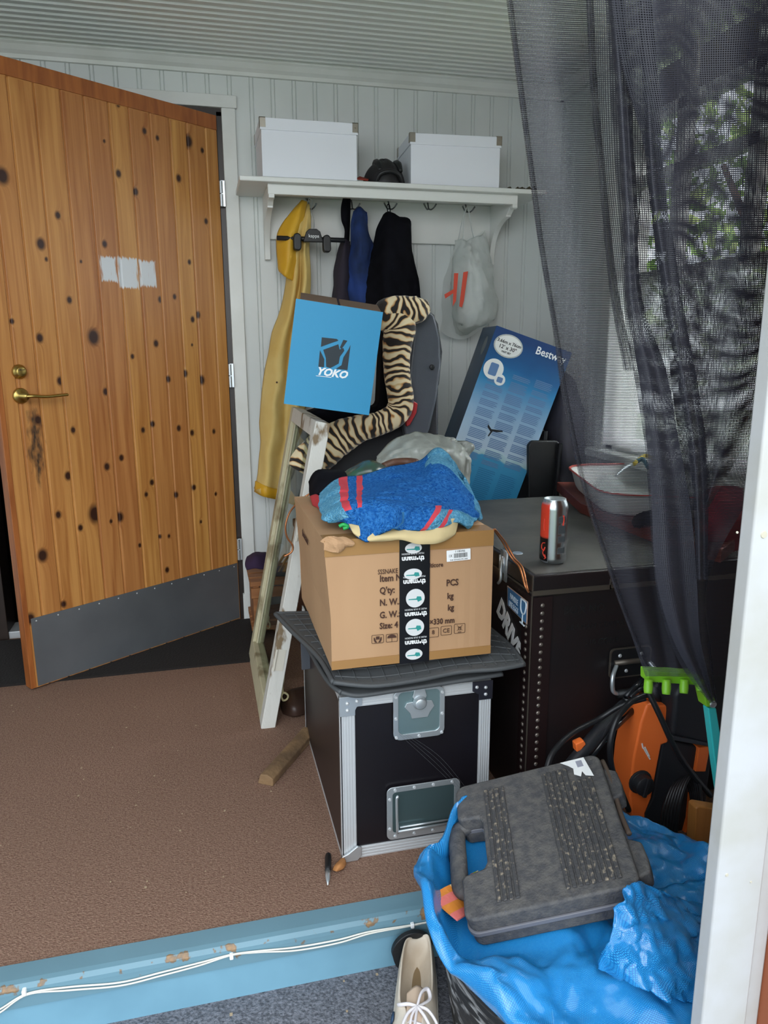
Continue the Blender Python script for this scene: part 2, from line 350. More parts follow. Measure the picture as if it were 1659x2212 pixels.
def door():
    H=Vector((.115,3.172,.008)); FE=Vector((-.635,2.639,.008)); d=(FE-H).normalized(); Wd=(FE-H).length; Hd=2.04
    M=frame(FE,-d,(0,0,1))     # local x: free edge -> hinge, y up, z toward viewer
    if M.col[2].to_3d().y>0: raise Exception
    t=thing('door_1',H,None,None,kind='structure')
    nrm=M.col[2].to_3d()
    def loc(px,py):
        dd=FW+RT*((px-CXP)/F_PX)-UP*((py-CYP)/F_PX); k=(FE-CAM).dot(nrm)/dd.dot(nrm); q=M.inverted()@(CAM+dd*k); return q.x,q.y
    # board edges
    knots=[(5,380,.024),(125,465,.012),(88,527,.018),(255,225,.01),(312,283,.011),(340,298,.009),(256,375,.013),(293,414,.013),(407,305,.022),(437,325,.01),(386,385,.013),(445,478,.011),(225,305,.006),(226,527,.012),(346,647,.012),(377,641,.01),(409,566,.01),(416,690,.012),(428,680,.013),(26,694,.009),(202,728,.027),(86,730,.015),(150,648,.012),(130,823,.014),(228,846,.013),(337,742,.013),(364,819,.012),(400,807,.014),(436,821,.017),(286,770,.009),(158,929,.011),(82,907,.016),(309,929,.011),(330,916,.012),(386,925,.012),(415,935,.012),(462,932,.01),(231,1008,.014),(262,989,.012),(147,1028,.015),(126,1112,.013),(174,1140,.012),(206,1110,.032),(259,1117,.018),(240,1126,.008),(316,1068,.01),(381,1069,.012),(419,1053,.012),(302,1178,.009),(346,1159,.008),(365,1158,.008),(434,1127,.008),(92,1200,.022),(138,1305,.012),(66,1337,.02),(361,1231,.012),(310,1293,.01),(328,1042,.012),(466,1067,.008),(175,565,.006),(100,560,.007),(415,745,.006)]
    K=[(*loc(a,b),r) for a,b,r in knots]
    grooves=[loc(px_,400)[0] for px_ in (-10,39,93,148,196,247,289,333,374,410,449)]
    nx,ny=236,420
    xs=sorted(set([i*Wd/nx for i in range(nx+1)]+[g+e for g in grooves for e in (-.0055,-.004,-.0015,0,.0015,.004,.0055) if 0<g+e<Wd]))
    ys=[i*Hd/ny for i in range(ny+1)]
    verts=[];kv=[];pv=[];sv=[];gv=[]
    rnd=random.Random(3); tint=[rnd.random() for _ in range(14)]
    xsA=np.array(xs); ysA=np.array(ys); KN=np.zeros((len(ys),len(xs)))
    gx=np.array([0]+grooves+[Wd])
    def seg(x): return int(np.searchsorted(gx,x,side='right'))
    sx_=np.array([seg(x) for x in xs])
    for kx,ky,r in K:
        dx=(xsA[None,:]-kx); dy=(ysA[:,None]-ky)
        r=r*.62; q=np.sqrt((dx/r)**2+(dy/(r*1.35))**2)
        k=np.clip(1.5-q*.75,0,1); 
        tail=np.clip(1-np.abs(dx)/(.0025),0,1)*np.clip(1-np.abs(dy)/(r*4.5),0,1)*.75
        halo=.42*np.exp(-(q/2.0)**2)
        same=(sx_==seg(kx))[None,:]
        KN=np.maximum(KN,np.where(same,np.maximum(np.maximum(k,tail),halo),0))
    s0=loc(216,552); s1=loc(300,632); s2=loc(338,625)
    boxes=[(212,549,257,613),(250,550,303,628),(297,558,341,624)]
    B=[(loc(a,b),loc(c,d_)) for a,b,c,d_ in boxes]
    gr=loc(78,965); gr2=loc(50,1010)
    for j,y in enumerate(ys):
        for i,x in enumerate(xs):
            z=0
            for g in grooves:
                z=min(z,-.0052*max(0,1-max(0,abs(x-g)-.0015)/.0035))
            if y>Hd-.05: z=0
            verts.append(M@Vector((x,y,z)))
            s=0
            for (ax,ay),(cx,cy) in B:
                e=min(x-ax,cx-x,ay-y,y-cy)
                s=max(s,min(1,max(0,.42+e*38)) if e>-.01 else 0)
            sv.append(s*.8)
            g=math.exp(-((x-gr[0])/.04)**2-((y-gr[1])/.2)**2)*.75+math.exp(-((x-.0)/.03)**2-((y-.9)/.3)**2)*.3
            gv.append(g); pv.append(tint[seg(x)] if (y<Hd-.05 and x>.012) else .35)
    n1=len(xs); mb=MB(); mb.v=[tuple(v) for v in verts]
    mb.f=[(j*n1+i,j*n1+i+1,(j+1)*n1+i+1,(j+1)*n1+i) for j in range(ny) for i in range(n1-1)]; mb.m=[0]*len(mb.f)
    KN[ysA>Hd-.05,:]=np.minimum(KN[ysA>Hd-.05,:],0)
    o=obj('door_leaf',mb,plank_mat(),t)
    me=o.data
    for nm,val in (('knot',KN.ravel().tolist()),('plank',pv),('smear',sv),('grime',gv)):
        a=me.attributes.new(nm,'FLOAT','POINT'); a.data.foreach_set('value',val)
    uvl=me.uv_layers.new(name='UVMap'); arr=np.zeros(len(me.loops)*2); vi=np.zeros(len(me.loops),dtype=np.int32); me.loops.foreach_get('vertex_index',vi)
    arr[0::2]=xsA[vi%n1]; arr[1::2]=ysA[vi//n1]; uvl.data.foreach_set('uv',arr)
    edge=mat('pine_edge',"8a4c22",.4,col2="a5612e",scale=6,stretch=(6,6,.6),dist=1)
    e=MB().box(-.0015,Wd+.001,-.002,Hd+.002,-.045,-.0060,M); e.box(-.002,.0165,0,Hd,-.04,.0012,M); e.box(-.001,Wd,Hd-.05,Hd+.002,-.04,.004,M)
    obj('door_edge',e,edge,t,bev=.002)
    kp=MB().box(.022,Wd-.004,.004,.255,.0002,.0022,M); o=obj('kick_plate',kp,mat('kick_plate_metal',"5e6164",.42,.35,col2="6d7073",scale=3),t)
    sc_=MB()
    for i in range(12): sc_.lathe([(.003,0),(.002,.0012)],M@Matrix.Translation((.04+i*.078,.243,.0022)),8)
    obj('screw',sc_,alu,o)
    lx,ly=loc(41,803); hx,hy=loc(44,855)
    lk=MB().lathe([(.024,0),(.024,.004),(.021,.01),(.017,.012),(.016,.02),(.014,.021)],M@Matrix.Translation((lx,ly,0)),32); o=obj('lock',lk,brass,t,smooth=True)
    text('lettering','ABLOY',M@Matrix.Translation((lx,ly+.004,.0213)),.0075,blackink,o,'CENTER')
    hd=MB().lathe([(.026,0),(.026,.004),(.022,.009),(.01,.011),(.01,.05)],M@Matrix.Translation((hx,hy,0)),32)
    ex,ey=loc(131,850); L_=ex-hx
    hd.tube([Vector((hx,hy,.045)),Vector((hx+.02,hy,.052)),Vector((hx+.06,hy-.004,.052)),Vector((hx+L_*.8,hy-.002,.05)),Vector((hx+L_,hy-.001,.045))],[.0095,.011,.0095,.009,.009],10,M=M,flat=.6)
    obj('door_handle',hd,brass,t,smooth=True)
    for z in (.28,1.02,1.72):
        hg=MB(); 
        for k in range(2): hg.lathe([(.007,0),(.007,.045)],Matrix.Translation((.122,3.158,z+k*.048)),12)
        hg.box(.122,.136,3.155,3.16,z,z+.095)
        obj('hinge',hg,steel,t)
door()
# ---------------------------------------------------------------- hat shelf
def hat_shelf():
    t=thing('hat_shelf',(.775,WY,1.78),'white wooden hat shelf with coat hooks on the board wall','shelf')
    SM=mat('shelf_paint',"dcdeda",.4)
    x0,x1=.178,1.376
    zb_=P(838,430,Y=2.925).z
    obj('shelf_board',MB().box(x0,x1,2.895,WY,1.765,1.783),SM,t,bev=.004)
    a=P(578,405,Y=2.93); b=P(1118,425,Y=2.93)
    obj('front_rail',MB().box(a.x,b.x,2.925,2.95,zb_,1.7655),SM,t,bev=.003)
    obj('back_board',MB().box(a.x+.01,b.x-.02,WY-.022,WY,1.605,1.765),SM,t,bev=.002)
    for s,x in ((0,a.x+.002),(1,b.x-.022)):
        pr=[(0,0),(-.255,0),(-.262,-.004),(-.262,zb_-1.765-.012),(-.245,zb_-1.765-.016),(-.238,zb_-1.765-.006),(-.2,-.066)]
        for k in range(9):
            u=k/8*PI/2; pr.append((-.2+ .17*math.sin(u)*1.0,-.072-.135*(1-math.cos(u))))
        pr+=[(-.03,-.24),(0,-.24)]
        M=frame((x,WY-.0,1.765),(0,1,0),(0,0,1))   # local z=+x
        obj('bracket',MB().prism(pr,M,0,.022),SM,t,bev=.002)
    for (hx,hy) in ((668,440),(762,440),(842,440),(927,441),(1010,447)):
        p=P(hx,hy,Y=3.13); x,z=p.x,p.z-.014
        m=MB(); m.tube([(x,3.165,z+.035),(x,3.15,z+.02),(x,3.14,z),(x,3.135,z-.005)],.0032,6)
        for s in (-1,1): m.tube([(x,3.14,z-.002),(x+s*.008,3.13,z-.007),(x+s*.018,3.12,z+.0),(x+s*.027,3.115,z+.014)],[.003,.003,.003,.0035],6)
        m.lathe([(.009,0),(.007,.003)],frame((x,3.166,z+.04),(1,0,0),(0,0,1)),12)
        obj('coat_hook',m,mat('hook_chrome',"6f7376",.25,.8),t,smooth=True)
hat_shelf()
# white lidded boxes
def storage_box(x0,x1,y0,y1,z0,h,label,rot=0):
    cx,cy=(x0+x1)/2,(y0+y1)/2; t=thing('storage_box',(cx,cy,z0),label,'box','white card storage boxes on the hat shelf')
    M=Matrix.Translation((cx,cy,z0))@Matrix.Rotation(rot,4,'Z'); a,b=(x1-x0)/2,(y1-y0)/2
    obj('box_body',MB().box(-a,a,-b,b,0,h-.012,M),cardw,t,bev=.002)
    obj('lid',MB().box(-a-.004,a+.004,-b-.004,b+.004,h-.04,h,M),cardw,t,bev=.002)
    cm=mat('corner_metal',"a29d92",.35,.8)
    for sx in (-1,1):
        for sy in (-1,1):
            c=MB(); X=sx*(a+.0055);Y=sy*(b+.0055)
            xs=sorted((X,X-sx*.022)); ys_=sorted((Y,Y-sy*.022))
            c.box(*xs,*sorted((Y,Y-sy*.0015)),h-.032,h+.001,M); c.box(*sorted((X,X-sx*.0015)),*ys_,h-.032,h+.001,M); c.box(*xs,*ys_,h-.001,h+.0015,M)
            c.lathe([(.003,0),(.002,.002)],M@frame((X-sx*.011,Y+sy*.0003,h-.016),(sx,0,0),(0,0,1)),10)
            obj('corner_fitting',c,cm,t)
storage_box(.262,.612,2.905,3.15,1.7845,.196,'white lidded storage box with metal corners at the left end of the shelf')
storage_box(.835,1.19,2.925,3.16,1.7845,.185,'white lidded storage box with metal corners right of the black helmet',-.06)
# black knobbly helmet
def helmet():
    c=P(832,392,Y=3.0); z0=1.784; t=thing('helmet',(c.x,3.0,z0),'small black helmet lying between the two white storage boxes','helmet')
    rings=[]
    for i in range(13):
        a=i/12*PI/2; rings.append([Vector((c.x+(.082*math.cos(a)+.004*math.cos(6*th)*math.cos(a))*math.cos(th),3.02+(.09*math.cos(a))*math.sin(th),z0+.105*math.sin(a)*(1+.04*math.cos(5*th)))) for th in [k*2*PI/30 for k in range(30)]])
    obj('shell',MB().loft(rings),mat('helmet_black',"1d1b1d",.55,bump=.2,bscale=30),t,smooth=True)
    obj('visor',MB().tube([(c.x-.05,2.945,z0+.008),(c.x-.035,2.93,z0+.035),(c.x,2.925,z0+.045),(c.x+.035,2.93,z0+.035),(c.x+.05,2.945,z0+.008)],.008,8),black,t,smooth=True)
    m=MB()
    for k in range(3):
        x=c.x-.03+.04*k; m.tube([(x,2.955,z0+.052),(x,2.985,z0+.08),(x,3.03,z0+.094),(x,3.08,z0+.07)],[.008,.014,.014,.006],8)
    obj('ridge',m,black,t,smooth=True)
helmet()
obj('red_cloth',MB().grid(patch([[(770,386,2.93),(775,383,2.98),(778,382,3.03)],[(782,389,2.93),(785,386,2.98),(786,384,3.03)],[(795,390,2.93),(796,388,2.98),(797,386,3.03)]],4,4,.002,60)),mat('red_cloth',"8c2f1e",.9),solid=.004,label='scrap of red cloth showing between left storage box and helmet',cat='cloth')
m=MB()
rl=random.Random(5)
for k in range(9):
    x=1.225+.014*k+rl.uniform(-.004,.004); y=2.95+rl.uniform(-.02,.02)
    m.add([(x,y,1.787),(x+.02,y-.008,1.79+rl.uniform(0,.012)),(x+.038,y+.004,1.788),(x+.018,y+.012,1.792+rl.uniform(0,.01))],[(0,1,2,3)])
obj('dried_leaves',m,mat('dry_leaf_green',"4a4330",.9),solid=.002,label='little heap of dried leaves at the right end of the hat shelf',cat='leaves',kind='stuff')
# ---------------------------------------------------------------- hanging things
yel=mat('yellow_oilskin',"d9a92c",.55,col2="cf9c22",scale=6,bump=.15,bscale=14)
yel2=mat('pale_yellow_lining',"dcc27c",.7,col2="cfae62",scale=5,bump=.2,bscale=12)
t=thing('raincoat',P(655,440,Y=3.12),'long yellow raincoat hanging from the leftmost hook','coat')
obj('coat_front',MB().grid(patch([
 [(640,440,3.10),(648,437,3.1),(655,436,3.1),(662,437,3.1),(667,440,3.1)],
 [(632,500,3.08),(642,500,3.05),(652,500,3.06),(660,500,3.05),(669,500,3.08)],
 [(622,600,3.12),(638,600,3.06),(649,600,3.11),(658,600,3.06),(669,600,3.1)],
 [(596,700,3.12),(618,700,3.05),(635,700,3.11),(650,700,3.06),(668,700,3.1)],
 [(573,800,3.12),(598,800,3.05),(625,800,3.11),(645,800,3.06),(666,800,3.1)],
 [(565,900,3.13),(592,905,3.05),(618,905,3.11),(640,905,3.06),(660,900,3.1)],
 [(557,980,3.13),(580,985,3.06),(608,985,3.11),(630,985,3.08),(650,985,3.1)],
 [(549,1055,3.13),(572,1066,3.07),(600,1072,3.1),(622,1076,3.08),(640,1078,3.1)]],6,6,.012,9,1,.006)),yel2,t,smooth=True,solid=.003)
obj('sleeve',MB().grid(patch([
 [(650,436,3.09),(655,434,3.07),(664,436,3.09)],
 [(615,478,3.08),(640,480,3.04),(655,480,3.08)],
 [(598,510,3.08),(628,520,3.03),(648,520,3.08)],
 [(600,560,3.08),(622,570,3.03),(642,560,3.08)],
 [(603,585,3.08),(618,595,3.04),(634,600,3.07)],
 [(622,596,3.08),(627,603,3.06),(632,608,3.07)]],6,6,.006,12,2,.004)),yel,t,smooth=True,solid=.005)
obj('hem',MB().grid(patch([[(550,1038,3.12),(575,1048,3.06),(602,1056,3.09),(622,1062,3.07),(642,1064,3.09)],[(551,1062,3.12),(574,1072,3.06),(600,1079,3.09),(621,1086,3.07),(641,1094,3.09)]],2,6,.006,9,1)),yel,t,smooth=True,solid=.004)
b_=MB().lathe([(.004,0),(.003,.002)],frame(P(598,826,Y=3.04),(1,0,0),(0,0,1)),10); obj('snap_button',b_,ink,t)
# trouser hanger
t=thing('trouser_hanger',P(675,440,Y=3.1),'black trouser hanger with two clips hanging on the leftmost hook','hanger')
m=MB().tube([P(665,440,Y=3.1),P(668,428,Y=3.09),P(674,435,Y=3.09),P(672,455,Y=3.08),P(678,478,Y=3.07),P(678,495,Y=3.06)],.002,6); obj('hook',m,steel,t,smooth=True)
a=P(598,514,Y=3.03); b=P(745,519,Y=3.03)
obj('bar',MB().tube([a,b],.009,10,0),black,t,smooth=True)
obj('centre_plate',slab([(655,522),(662,500),(668,494),(684,494),(692,500),(699,523)],3.015,.02),black,t,bev=.003)
for x in (643,707):
    y0=504 if x<700 else 508
    obj('clip',slab([(x-7,y0),(x-9,y0+10),(x-8,y0+30),(x-6,y0+36),(x+5,y0+37),(x+9,y0+32),(x+8,y0+4),(x+2,y0-2)],3.0,.035),black,t,bev=.006)
p=P(678,513,Y=3.014); text('lettering','kappa',frame(p,(1,0,0),(0,0,1)),.018,white,t,'CENTER')
# dark garment on a strap
t=thing('dark_garment',P(748,440,Y=3.1),'dark plum garment hanging by a wide black strap beside the blue cloth','garment')
obj('strap',MB().grid(patch([[(742,428,3.1),(750,425,3.08),(756,430,3.1)],[(737,450,3.08),(748,450,3.07),(756,450,3.09)],[(738,475,3.08),(747,474,3.07),(755,478,3.09)],[(746,500,3.1),(749,500,3.08),(754,500,3.1)],[(740,545,3.1),(745,545,3.08),(752,545,3.1)]],5,5)),blackfab,t,smooth=True,solid=.006)
obj('cloth',MB().grid(patch([[(738,520,3.1),(746,516,3.06),(754,520,3.1)],[(726,560,3.12),(742,560,3.05),(757,560,3.1)],[(720,620,3.12),(738,620,3.05),(760,620,3.1)],[(712,680,3.12),(735,680,3.05),(762,680,3.1)],[(705,760,3.12),(735,760,3.05),(765,760,3.1)]],6,6,.01,14,3,.005)),mat('plum_cloth',"2e2834",.95),t,smooth=True,solid=.005)
obj('blue_jacket',MB().grid(patch([[(762,460,3.1),(776,451,3.08),(790,458,3.1)],[(757,490,3.08),(777,490,3.03),(797,490,3.08)],[(757,540,3.08),(780,540,3.02),(806,525,3.08)],[(753,590,3.08),(778,590,3.04),(810,560,3.07)],[(750,650,3.1),(782,650,3.03),(815,640,3.06)],[(748,740,3.1),(782,740,3.03),(815,740,3.06)]],6,6,.012,13,4,.008)),mat('navy_cloth',"1e3a78",.9,col2="16294f",scale=9,bump=.3,bscale=20),smooth=True,solid=.006,label='navy blue jacket hanging between the plum garment and black jacket',cat='jacket')
t=thing('black_jacket',P(842,458,Y=3.1),'black sleeveless jacket hanging by its loop from the middle hook','jacket')
obj('body',MB().grid(patch([[(830,462,3.08),(842,457,3.06),(856,462,3.08),(862,466,3.09)],[(814,500,3.07),(838,500,3.0),(868,490,3.03),(889,478,3.08)],[(802,545,3.07),(838,545,2.98),(870,540,3.02),(886,530,3.07)],[(795,590,3.06),(838,590,2.97),(872,585,3.02),(897,570,3.07)],[(780,650,3.06),(838,650,2.97),(875,650,3.02),(908,640,3.07)],[(775,740,3.06),(838,740,2.97),(880,740,3.02),(915,740,3.07)]],6,6,.012,11,5,.006)),blackfab,t,smooth=True,solid=.008)
m=MB().tube([P(838,460,Y=3.06),P(836,446,Y=3.1),P(839,441,Y=3.105),P(842,446,Y=3.1),P(843,460,Y=3.06)],.002,6); obj('hanging_loop',m,blackfab,t)
# carrier bag
bagm=curtain_mat('white_polythene',"f0f3f1",.12)
t=thing('plastic_bag',P(1010,450,Y=3.1),'white translucent plastic bag with red lettering hanging from the right hook','bag')
def bagpt(): pass
fr_=patch([[(985,517,3.09),(1003,520,3.06),(1025,512,3.06),(1050,495,3.09)],[(980,550,3.1),(1005,550,3.0),(1035,550,3.0),(1058,545,3.1)],[(974,600,3.1),(1000,605,2.96),(1040,600,2.96),(1066,600,3.1)],[(976,660,3.1),(1002,665,2.94),(1045,660,2.96),(1074,655,3.1)],[(978,690,3.1),(1004,705,2.97),(1045,695,2.98),(1073,680,3.1)],[(984,716,3.1),(1006,722,3.05),(1042,706,3.05),(1068,692,3.1)]],8,8,.012,17,6,.010)
obj('bag_body',MB().grid(fr_),bagm,t,smooth=True,solid=.002)
bk=patch([[(985,517,3.11),(1015,512,3.12),(1050,495,3.11)],[(962,600,3.11),(1015,600,3.16),(1066,600,3.12)],[(955,660,3.11),(1010,660,3.16),(1074,655,3.12)],[(952,715,3.11),(1000,735,3.13),(1068,692,3.11)]],6,6,.012,14,7)
obj('bag_back',MB().grid(bk),bagm,t,smooth=True)
m=MB()
for pth in ([(990,520),(998,480),(1005,455),(1010,447),(1013,458),(1018,490),(1024,515)],[(1000,520),(1003,470),(1009,446)]):
    m.tube([P(x,y,Y=3.08) for x,y in pth],.006,6,flat=.3)
obj('bag_handle',m,bagm,t,smooth=True)
redp=mat('red_print',"c8452e",.6)
m=MB()
for pts in ([(981,590),(990,590),(985,650),(978,662)],[(1001,588),(1011,586),(1002,650),(998,664),(992,662)],[(960,636),(984,622),(984,630),(962,645)]):
    q=[P(x,y,Y=2.935) for x,y in pts]; m.add(q,[tuple(range(len(q)))])
obj('lettering',m,redp,t,solid=.001)
# ---------------------------------------------------------------- shoe rack by the wall with things
pine=mat('pine_slat',"a06b3e",.6,col2="8c5a32",scale=7,stretch=(.6,6,6))
t=thing('shoe_rack',(.4,2.95,0),'low wooden slatted shoe rack against the wall behind the window sash','rack')
for z in (.235,.045):
    for k in range(4): obj('slat',MB().box(.15,.75,2.90+k*.068,2.95+k*.068,z,z+.02),pine,t,bev=.002)
for x in (.16,.70): obj('side',MB().box(x,x+.025,2.9,3.155,.0,.235).box(x,x+.025,2.9,3.155,.045,.065),pine,t,bev=.002)
obj('front_rail',MB().box(.152,.75,2.886,2.9,.19,.232),pine,t,bev=.002)
obj('cloth_shoe',MB().grid(patch([[(533,1205,2.95),(552,1196,2.97),(575,1196,2.97)],[(532,1215,2.92),(553,1205,2.9),(575,1204,2.93)],[(534,1232,2.9),(552,1228,2.88),(576,1230,2.9)]],5,5,.006,30)),mat('purple_cloth',"2f1c3a",.9),smooth=True,solid=.012,label='dark purple cloth shoe on the top shelf of the shoe rack',cat='shoe')
t=thing('sandal',(.3,2.99,.256),'black and brown sandal with straps on the shoe rack','sandal')
obj('sole',MB().prism([(p[0],p[1]) for p in circ(.3,2.99,.065,.05)],Matrix.Translation((0,0,.256)),0,.02),black,t,bev=.004)
m=MB()
for k in range(3): m.tube([(.25+.02*k,2.95,.27),(.28+.02*k,2.95,.32),(.31+.02*k,2.99,.335),(.34+.01*k,3.03,.28)],.005,6,flat=.5)
obj('strap',m,mat('strap_tan',"7a6648",.8),t,smooth=True)
m=MB().tube([P(580,1318,Y=2.86),P(576,1328,Y=2.86),P(582,1333,Y=2.86),P(578,1345,Y=2.86),P(574,1353,Y=2.86),P(582,1357,Y=2.86),P(584,1348,Y=2.86),P(579,1340,Y=2.86)],.003,6)
obj('cord_loop',m,mat('ivory_plastic',"c9bf94",.6),smooth=True,label='small ivory cord loop hanging from the shoe rack front',cat='cord')
m=MB().tube([P(614,1446,Y=2.28),P(613,1468,Y=2.26),P(610,1480,Y=2.25),P(611,1497,Y=2.24)],.0035,6)
m.tube([P(611,1497,Y=2.24),P(608,1505,Y=2.24),P(612,1513,Y=2.24),P(620,1510,Y=2.24),P(622,1502,Y=2.24),P(616,1497,Y=2.24),P(611,1497,Y=2.24)],.0035,6)
obj('pull_cord',m,MATS['ivory_plastic'],smooth=True,label='ivory pull cord with ring end beside foot of the window sash',cat='cord')
# black door mat
obj('door_mat',MB().box(-.95,.16,2.70,WY-.03,0,.008),mat('dark_mat',"1d1816",.95,bump=.5,bscale=120),label='black door mat lying on the floor in front of the threshold',cat='mat')
# brown chest / boards behind the sash
brd=mat('brown_board',"5b3524",.6,col2="4a2a1c",scale=5,stretch=(4,4,.5))
t=thing('brown_chest',(.5,2.45,0),'dark brown wooden chest standing behind the cardboard box','chest')
obj('chest_body',MB().box(.33,.85,2.50,2.80,0,.50),brd,t,bev=.004)
obj('chest_lid',MB().box(.32,.86,2.49,2.81,.50,.53),brd,t,bev=.004)
obj('leather_flap',MB().grid(patch([[P(612,1500,Z=.05),P(630,1490,Z=.06),P(668,1480,Z=.05)],[P(606,1525,Z=.01),P(632,1525,Z=.04),P(668,1520,Z=.03)],[P(612,1542,Z=.003),P(640,1548,Z=.008),P(668,1540,Z=.004)]],5,5,.004,18)),mat('dark_leather',"3c2a22",.45),smooth=True,solid=.004,label='brown leather flap on the floor beside the flight case',cat='leather')
# ---------------------------------------------------------------- old window sash
sashm=mat('flaking_white_paint',"d0cfc8",.6,col2="7d6a50",scale=16,detail=9,ramp=(.56,.62),stretch=(1,1,.5),bump=.3,bscale=30)
sasho=mat('dirty_cream_paint',"c2bb9c",.7,col2="8d8164",scale=14,detail=9,ramp=(.55,.66),stretch=(1,.6,.6),bump=.3,bscale=30)
t=thing('glazed_frame',(.13,2.45,0),'old white window sash with flaking paint leaning upright beside cardboard box','window frame')
A=Vector((.125,2.17,0)); ang=math.atan(.20/.97)
upv=Vector((math.sin(ang),0,math.cos(ang)))
S=frame(A,(0,1,0),upv)       # local x=+y (depth), y up, z=normal
if S.col[2].x<0: pass
Wf,Hf,T=.60,.985,.045
sg=1 if S.col[2].x>0 else -1
def sb(x0,x1,y0,y1,z0=0,z1=T): return MB().box(x0,x1,y0,y1,*(sorted((sg*z0,sg*z1))),S)
obj('near_stile',sb(0,.055,0,Hf),sashm,t,bev=.003)
obj('far_stile',sb(Wf-.055,Wf,0,Hf),sasho,t,bev=.003)
obj('bottom_rail',sb(.055,Wf-.055,0,.08),sasho,t,bev=.003)
obj('top_rail',sb(.055,Wf-.055,Hf-.05,Hf),sashm,t,bev=.003)
obj('inner_rebate',sb(Wf-.075,Wf-.055,.08,Hf-.05,.012,.03),sasho,t,bev=.002)
obj('inner_rebate',sb(.055,.07,.08,Hf-.05,.012,.03),sasho,t,bev=.002)
gm=mat('sash_glass',"e8efe9",.03,trans=1); gm.node_tree.nodes['Principled BSDF'].inputs['IOR'].default_value=1.03
obj('glass',sb(.07,Wf-.075,.08,Hf-.05,.018,.021),gm,t)
for z in (.2,.62):
    hg=MB(); hg.box(-.002,.0,z,z+.07,*sorted((sg*.008,sg*.035)),S); hg.tube([Vector((-.004,z,sg*.006)),Vector((-.004,z+.07,sg*.006))],.004,8,0,M=S)
    obj('hinge',hg,mat('painted_hinge',"cfcabc",.6),t)
copper=mat('copper_wire',"b9794f",.3,.8)
def H_(x,y,Y): return P(x,y,Y=Y)
m=MB()
m.tube([H_(672,1065,2.1),H_(650,1080,2.1),H_(627,1105,2.12),H_(617,1135,2.12),H_(620,1160,2.12),H_(632,1178,2.12),H_(630,1192,2.12),H_(614,1202,2.12)],.0028,8)
obj('copper_wire',m,copper,smooth=True,label='short curled copper wire hanging over the window sash',cat='wire')
# ---------------------------------------------------------------- child seat
t=thing('child_seat',(.62,2.6,.53),'grey plastic child car seat with tiger print cover behind the blue box','car seat')
gp=mat('grey_shell',"4a4f57",.4,bump=.05,bscale=200); dkp=mat('dark_shell',"26282d",.5)
obj('side_wing',slab([(900,672),(925,668),(940,680),(952,730),(954,790),(945,860),(930,925),(915,965),(880,960),(868,900),(880,830),(890,740)],2.50,.05),gp,t,bev=.012,seg=3)
obj('outer_wing',slab([(935,675),(948,700),(957,760),(950,830),(925,890),(905,925),(898,900),(930,850),(940,770)],2.54,.2),dkp,t,bev=.01,seg=3)
obj('seat_base',slab([(905,880),(948,780),(948,960),(940,1075),(700,1090),(640,1080),(640,1000),(700,960),(800,930),(880,900)],2.56,.2),dkp,t,bev=.012,seg=3)
obj('seat_lining',slab([(830,690),(890,680),(880,900),(800,920),(660,960),(640,900),(700,880),(820,880)],2.58,.1),blackfab,t,bev=.02,seg=3)
obj('belt_guide',slab([(893,866),(903,872),(900,892),(886,918),(879,922),(877,905)],2.475,.02),mat('red_plastic',"a62a2c",.4),t,bev=.003)
obj('bolt',MB().lathe([(.009,0),(.008,.006),(.004,.007)],XZ(*P(933,793,Y=2.495)),16),black,t)
def tiger_mat():
    m=bpy.data.materials.new('tiger_print_plush'); m.use_nodes=True; n=m.node_tree.nodes; L=m.node_tree.links; b=n['Principled BSDF']; b.inputs['Roughness'].default_value=.85; b.inputs['Sheen Weight'].default_value=.3
    uv=n.new('ShaderNodeUVMap'); uv.uv_map='UVMap'; 
    ns=n.new('ShaderNodeTexNoise'); ns.inputs['Scale'].default_value=14; ns.inputs['Detail'].default_value=2; L.new(uv.outputs[0],ns.inputs['Vector'])
    sub=n.new('ShaderNodeVectorMath'); sub.operation='SUBTRACT'; sub.inputs[1].default_value=(.5,.5,.5); L.new(ns.outputs['Color'],sub.inputs[0])
    sl=n.new('ShaderNodeVectorMath'); sl.operation='SCALE'; sl.inputs['Scale'].default_value=.09; L.new(sub.outputs[0],sl.inputs[0])
    ad=n.new('ShaderNodeVectorMath'); ad.operation='ADD'; L.new(uv.outputs[0],ad.inputs[0]); L.new(sl.outputs[0],ad.inputs[1])
    wv=n.new('ShaderNodeTexWave'); wv.inputs['Scale'].default_value=13; wv.bands_direction='X'; wv.inputs['Distortion'].default_value=1.2; wv.inputs['Detail'].default_value=1; L.new(ad.outputs[0],wv.inputs['Vector'])
    r=n.new('ShaderNodeValToRGB'); e=r.color_ramp.elements; e[0].position=.30; e[0].color=lin("17110d"); e[1].position=.38; e[1].color=lin("9a6530"); x=e.new(.55); x.color=lin("c4a06a"); x=e.new(.8); x.color=lin("dccca6")
    L.new(wv.outputs['Fac'],r.inputs[0]); L.new(r.outputs[0],b.inputs['Base Color']); return m
tg=tiger_mat()
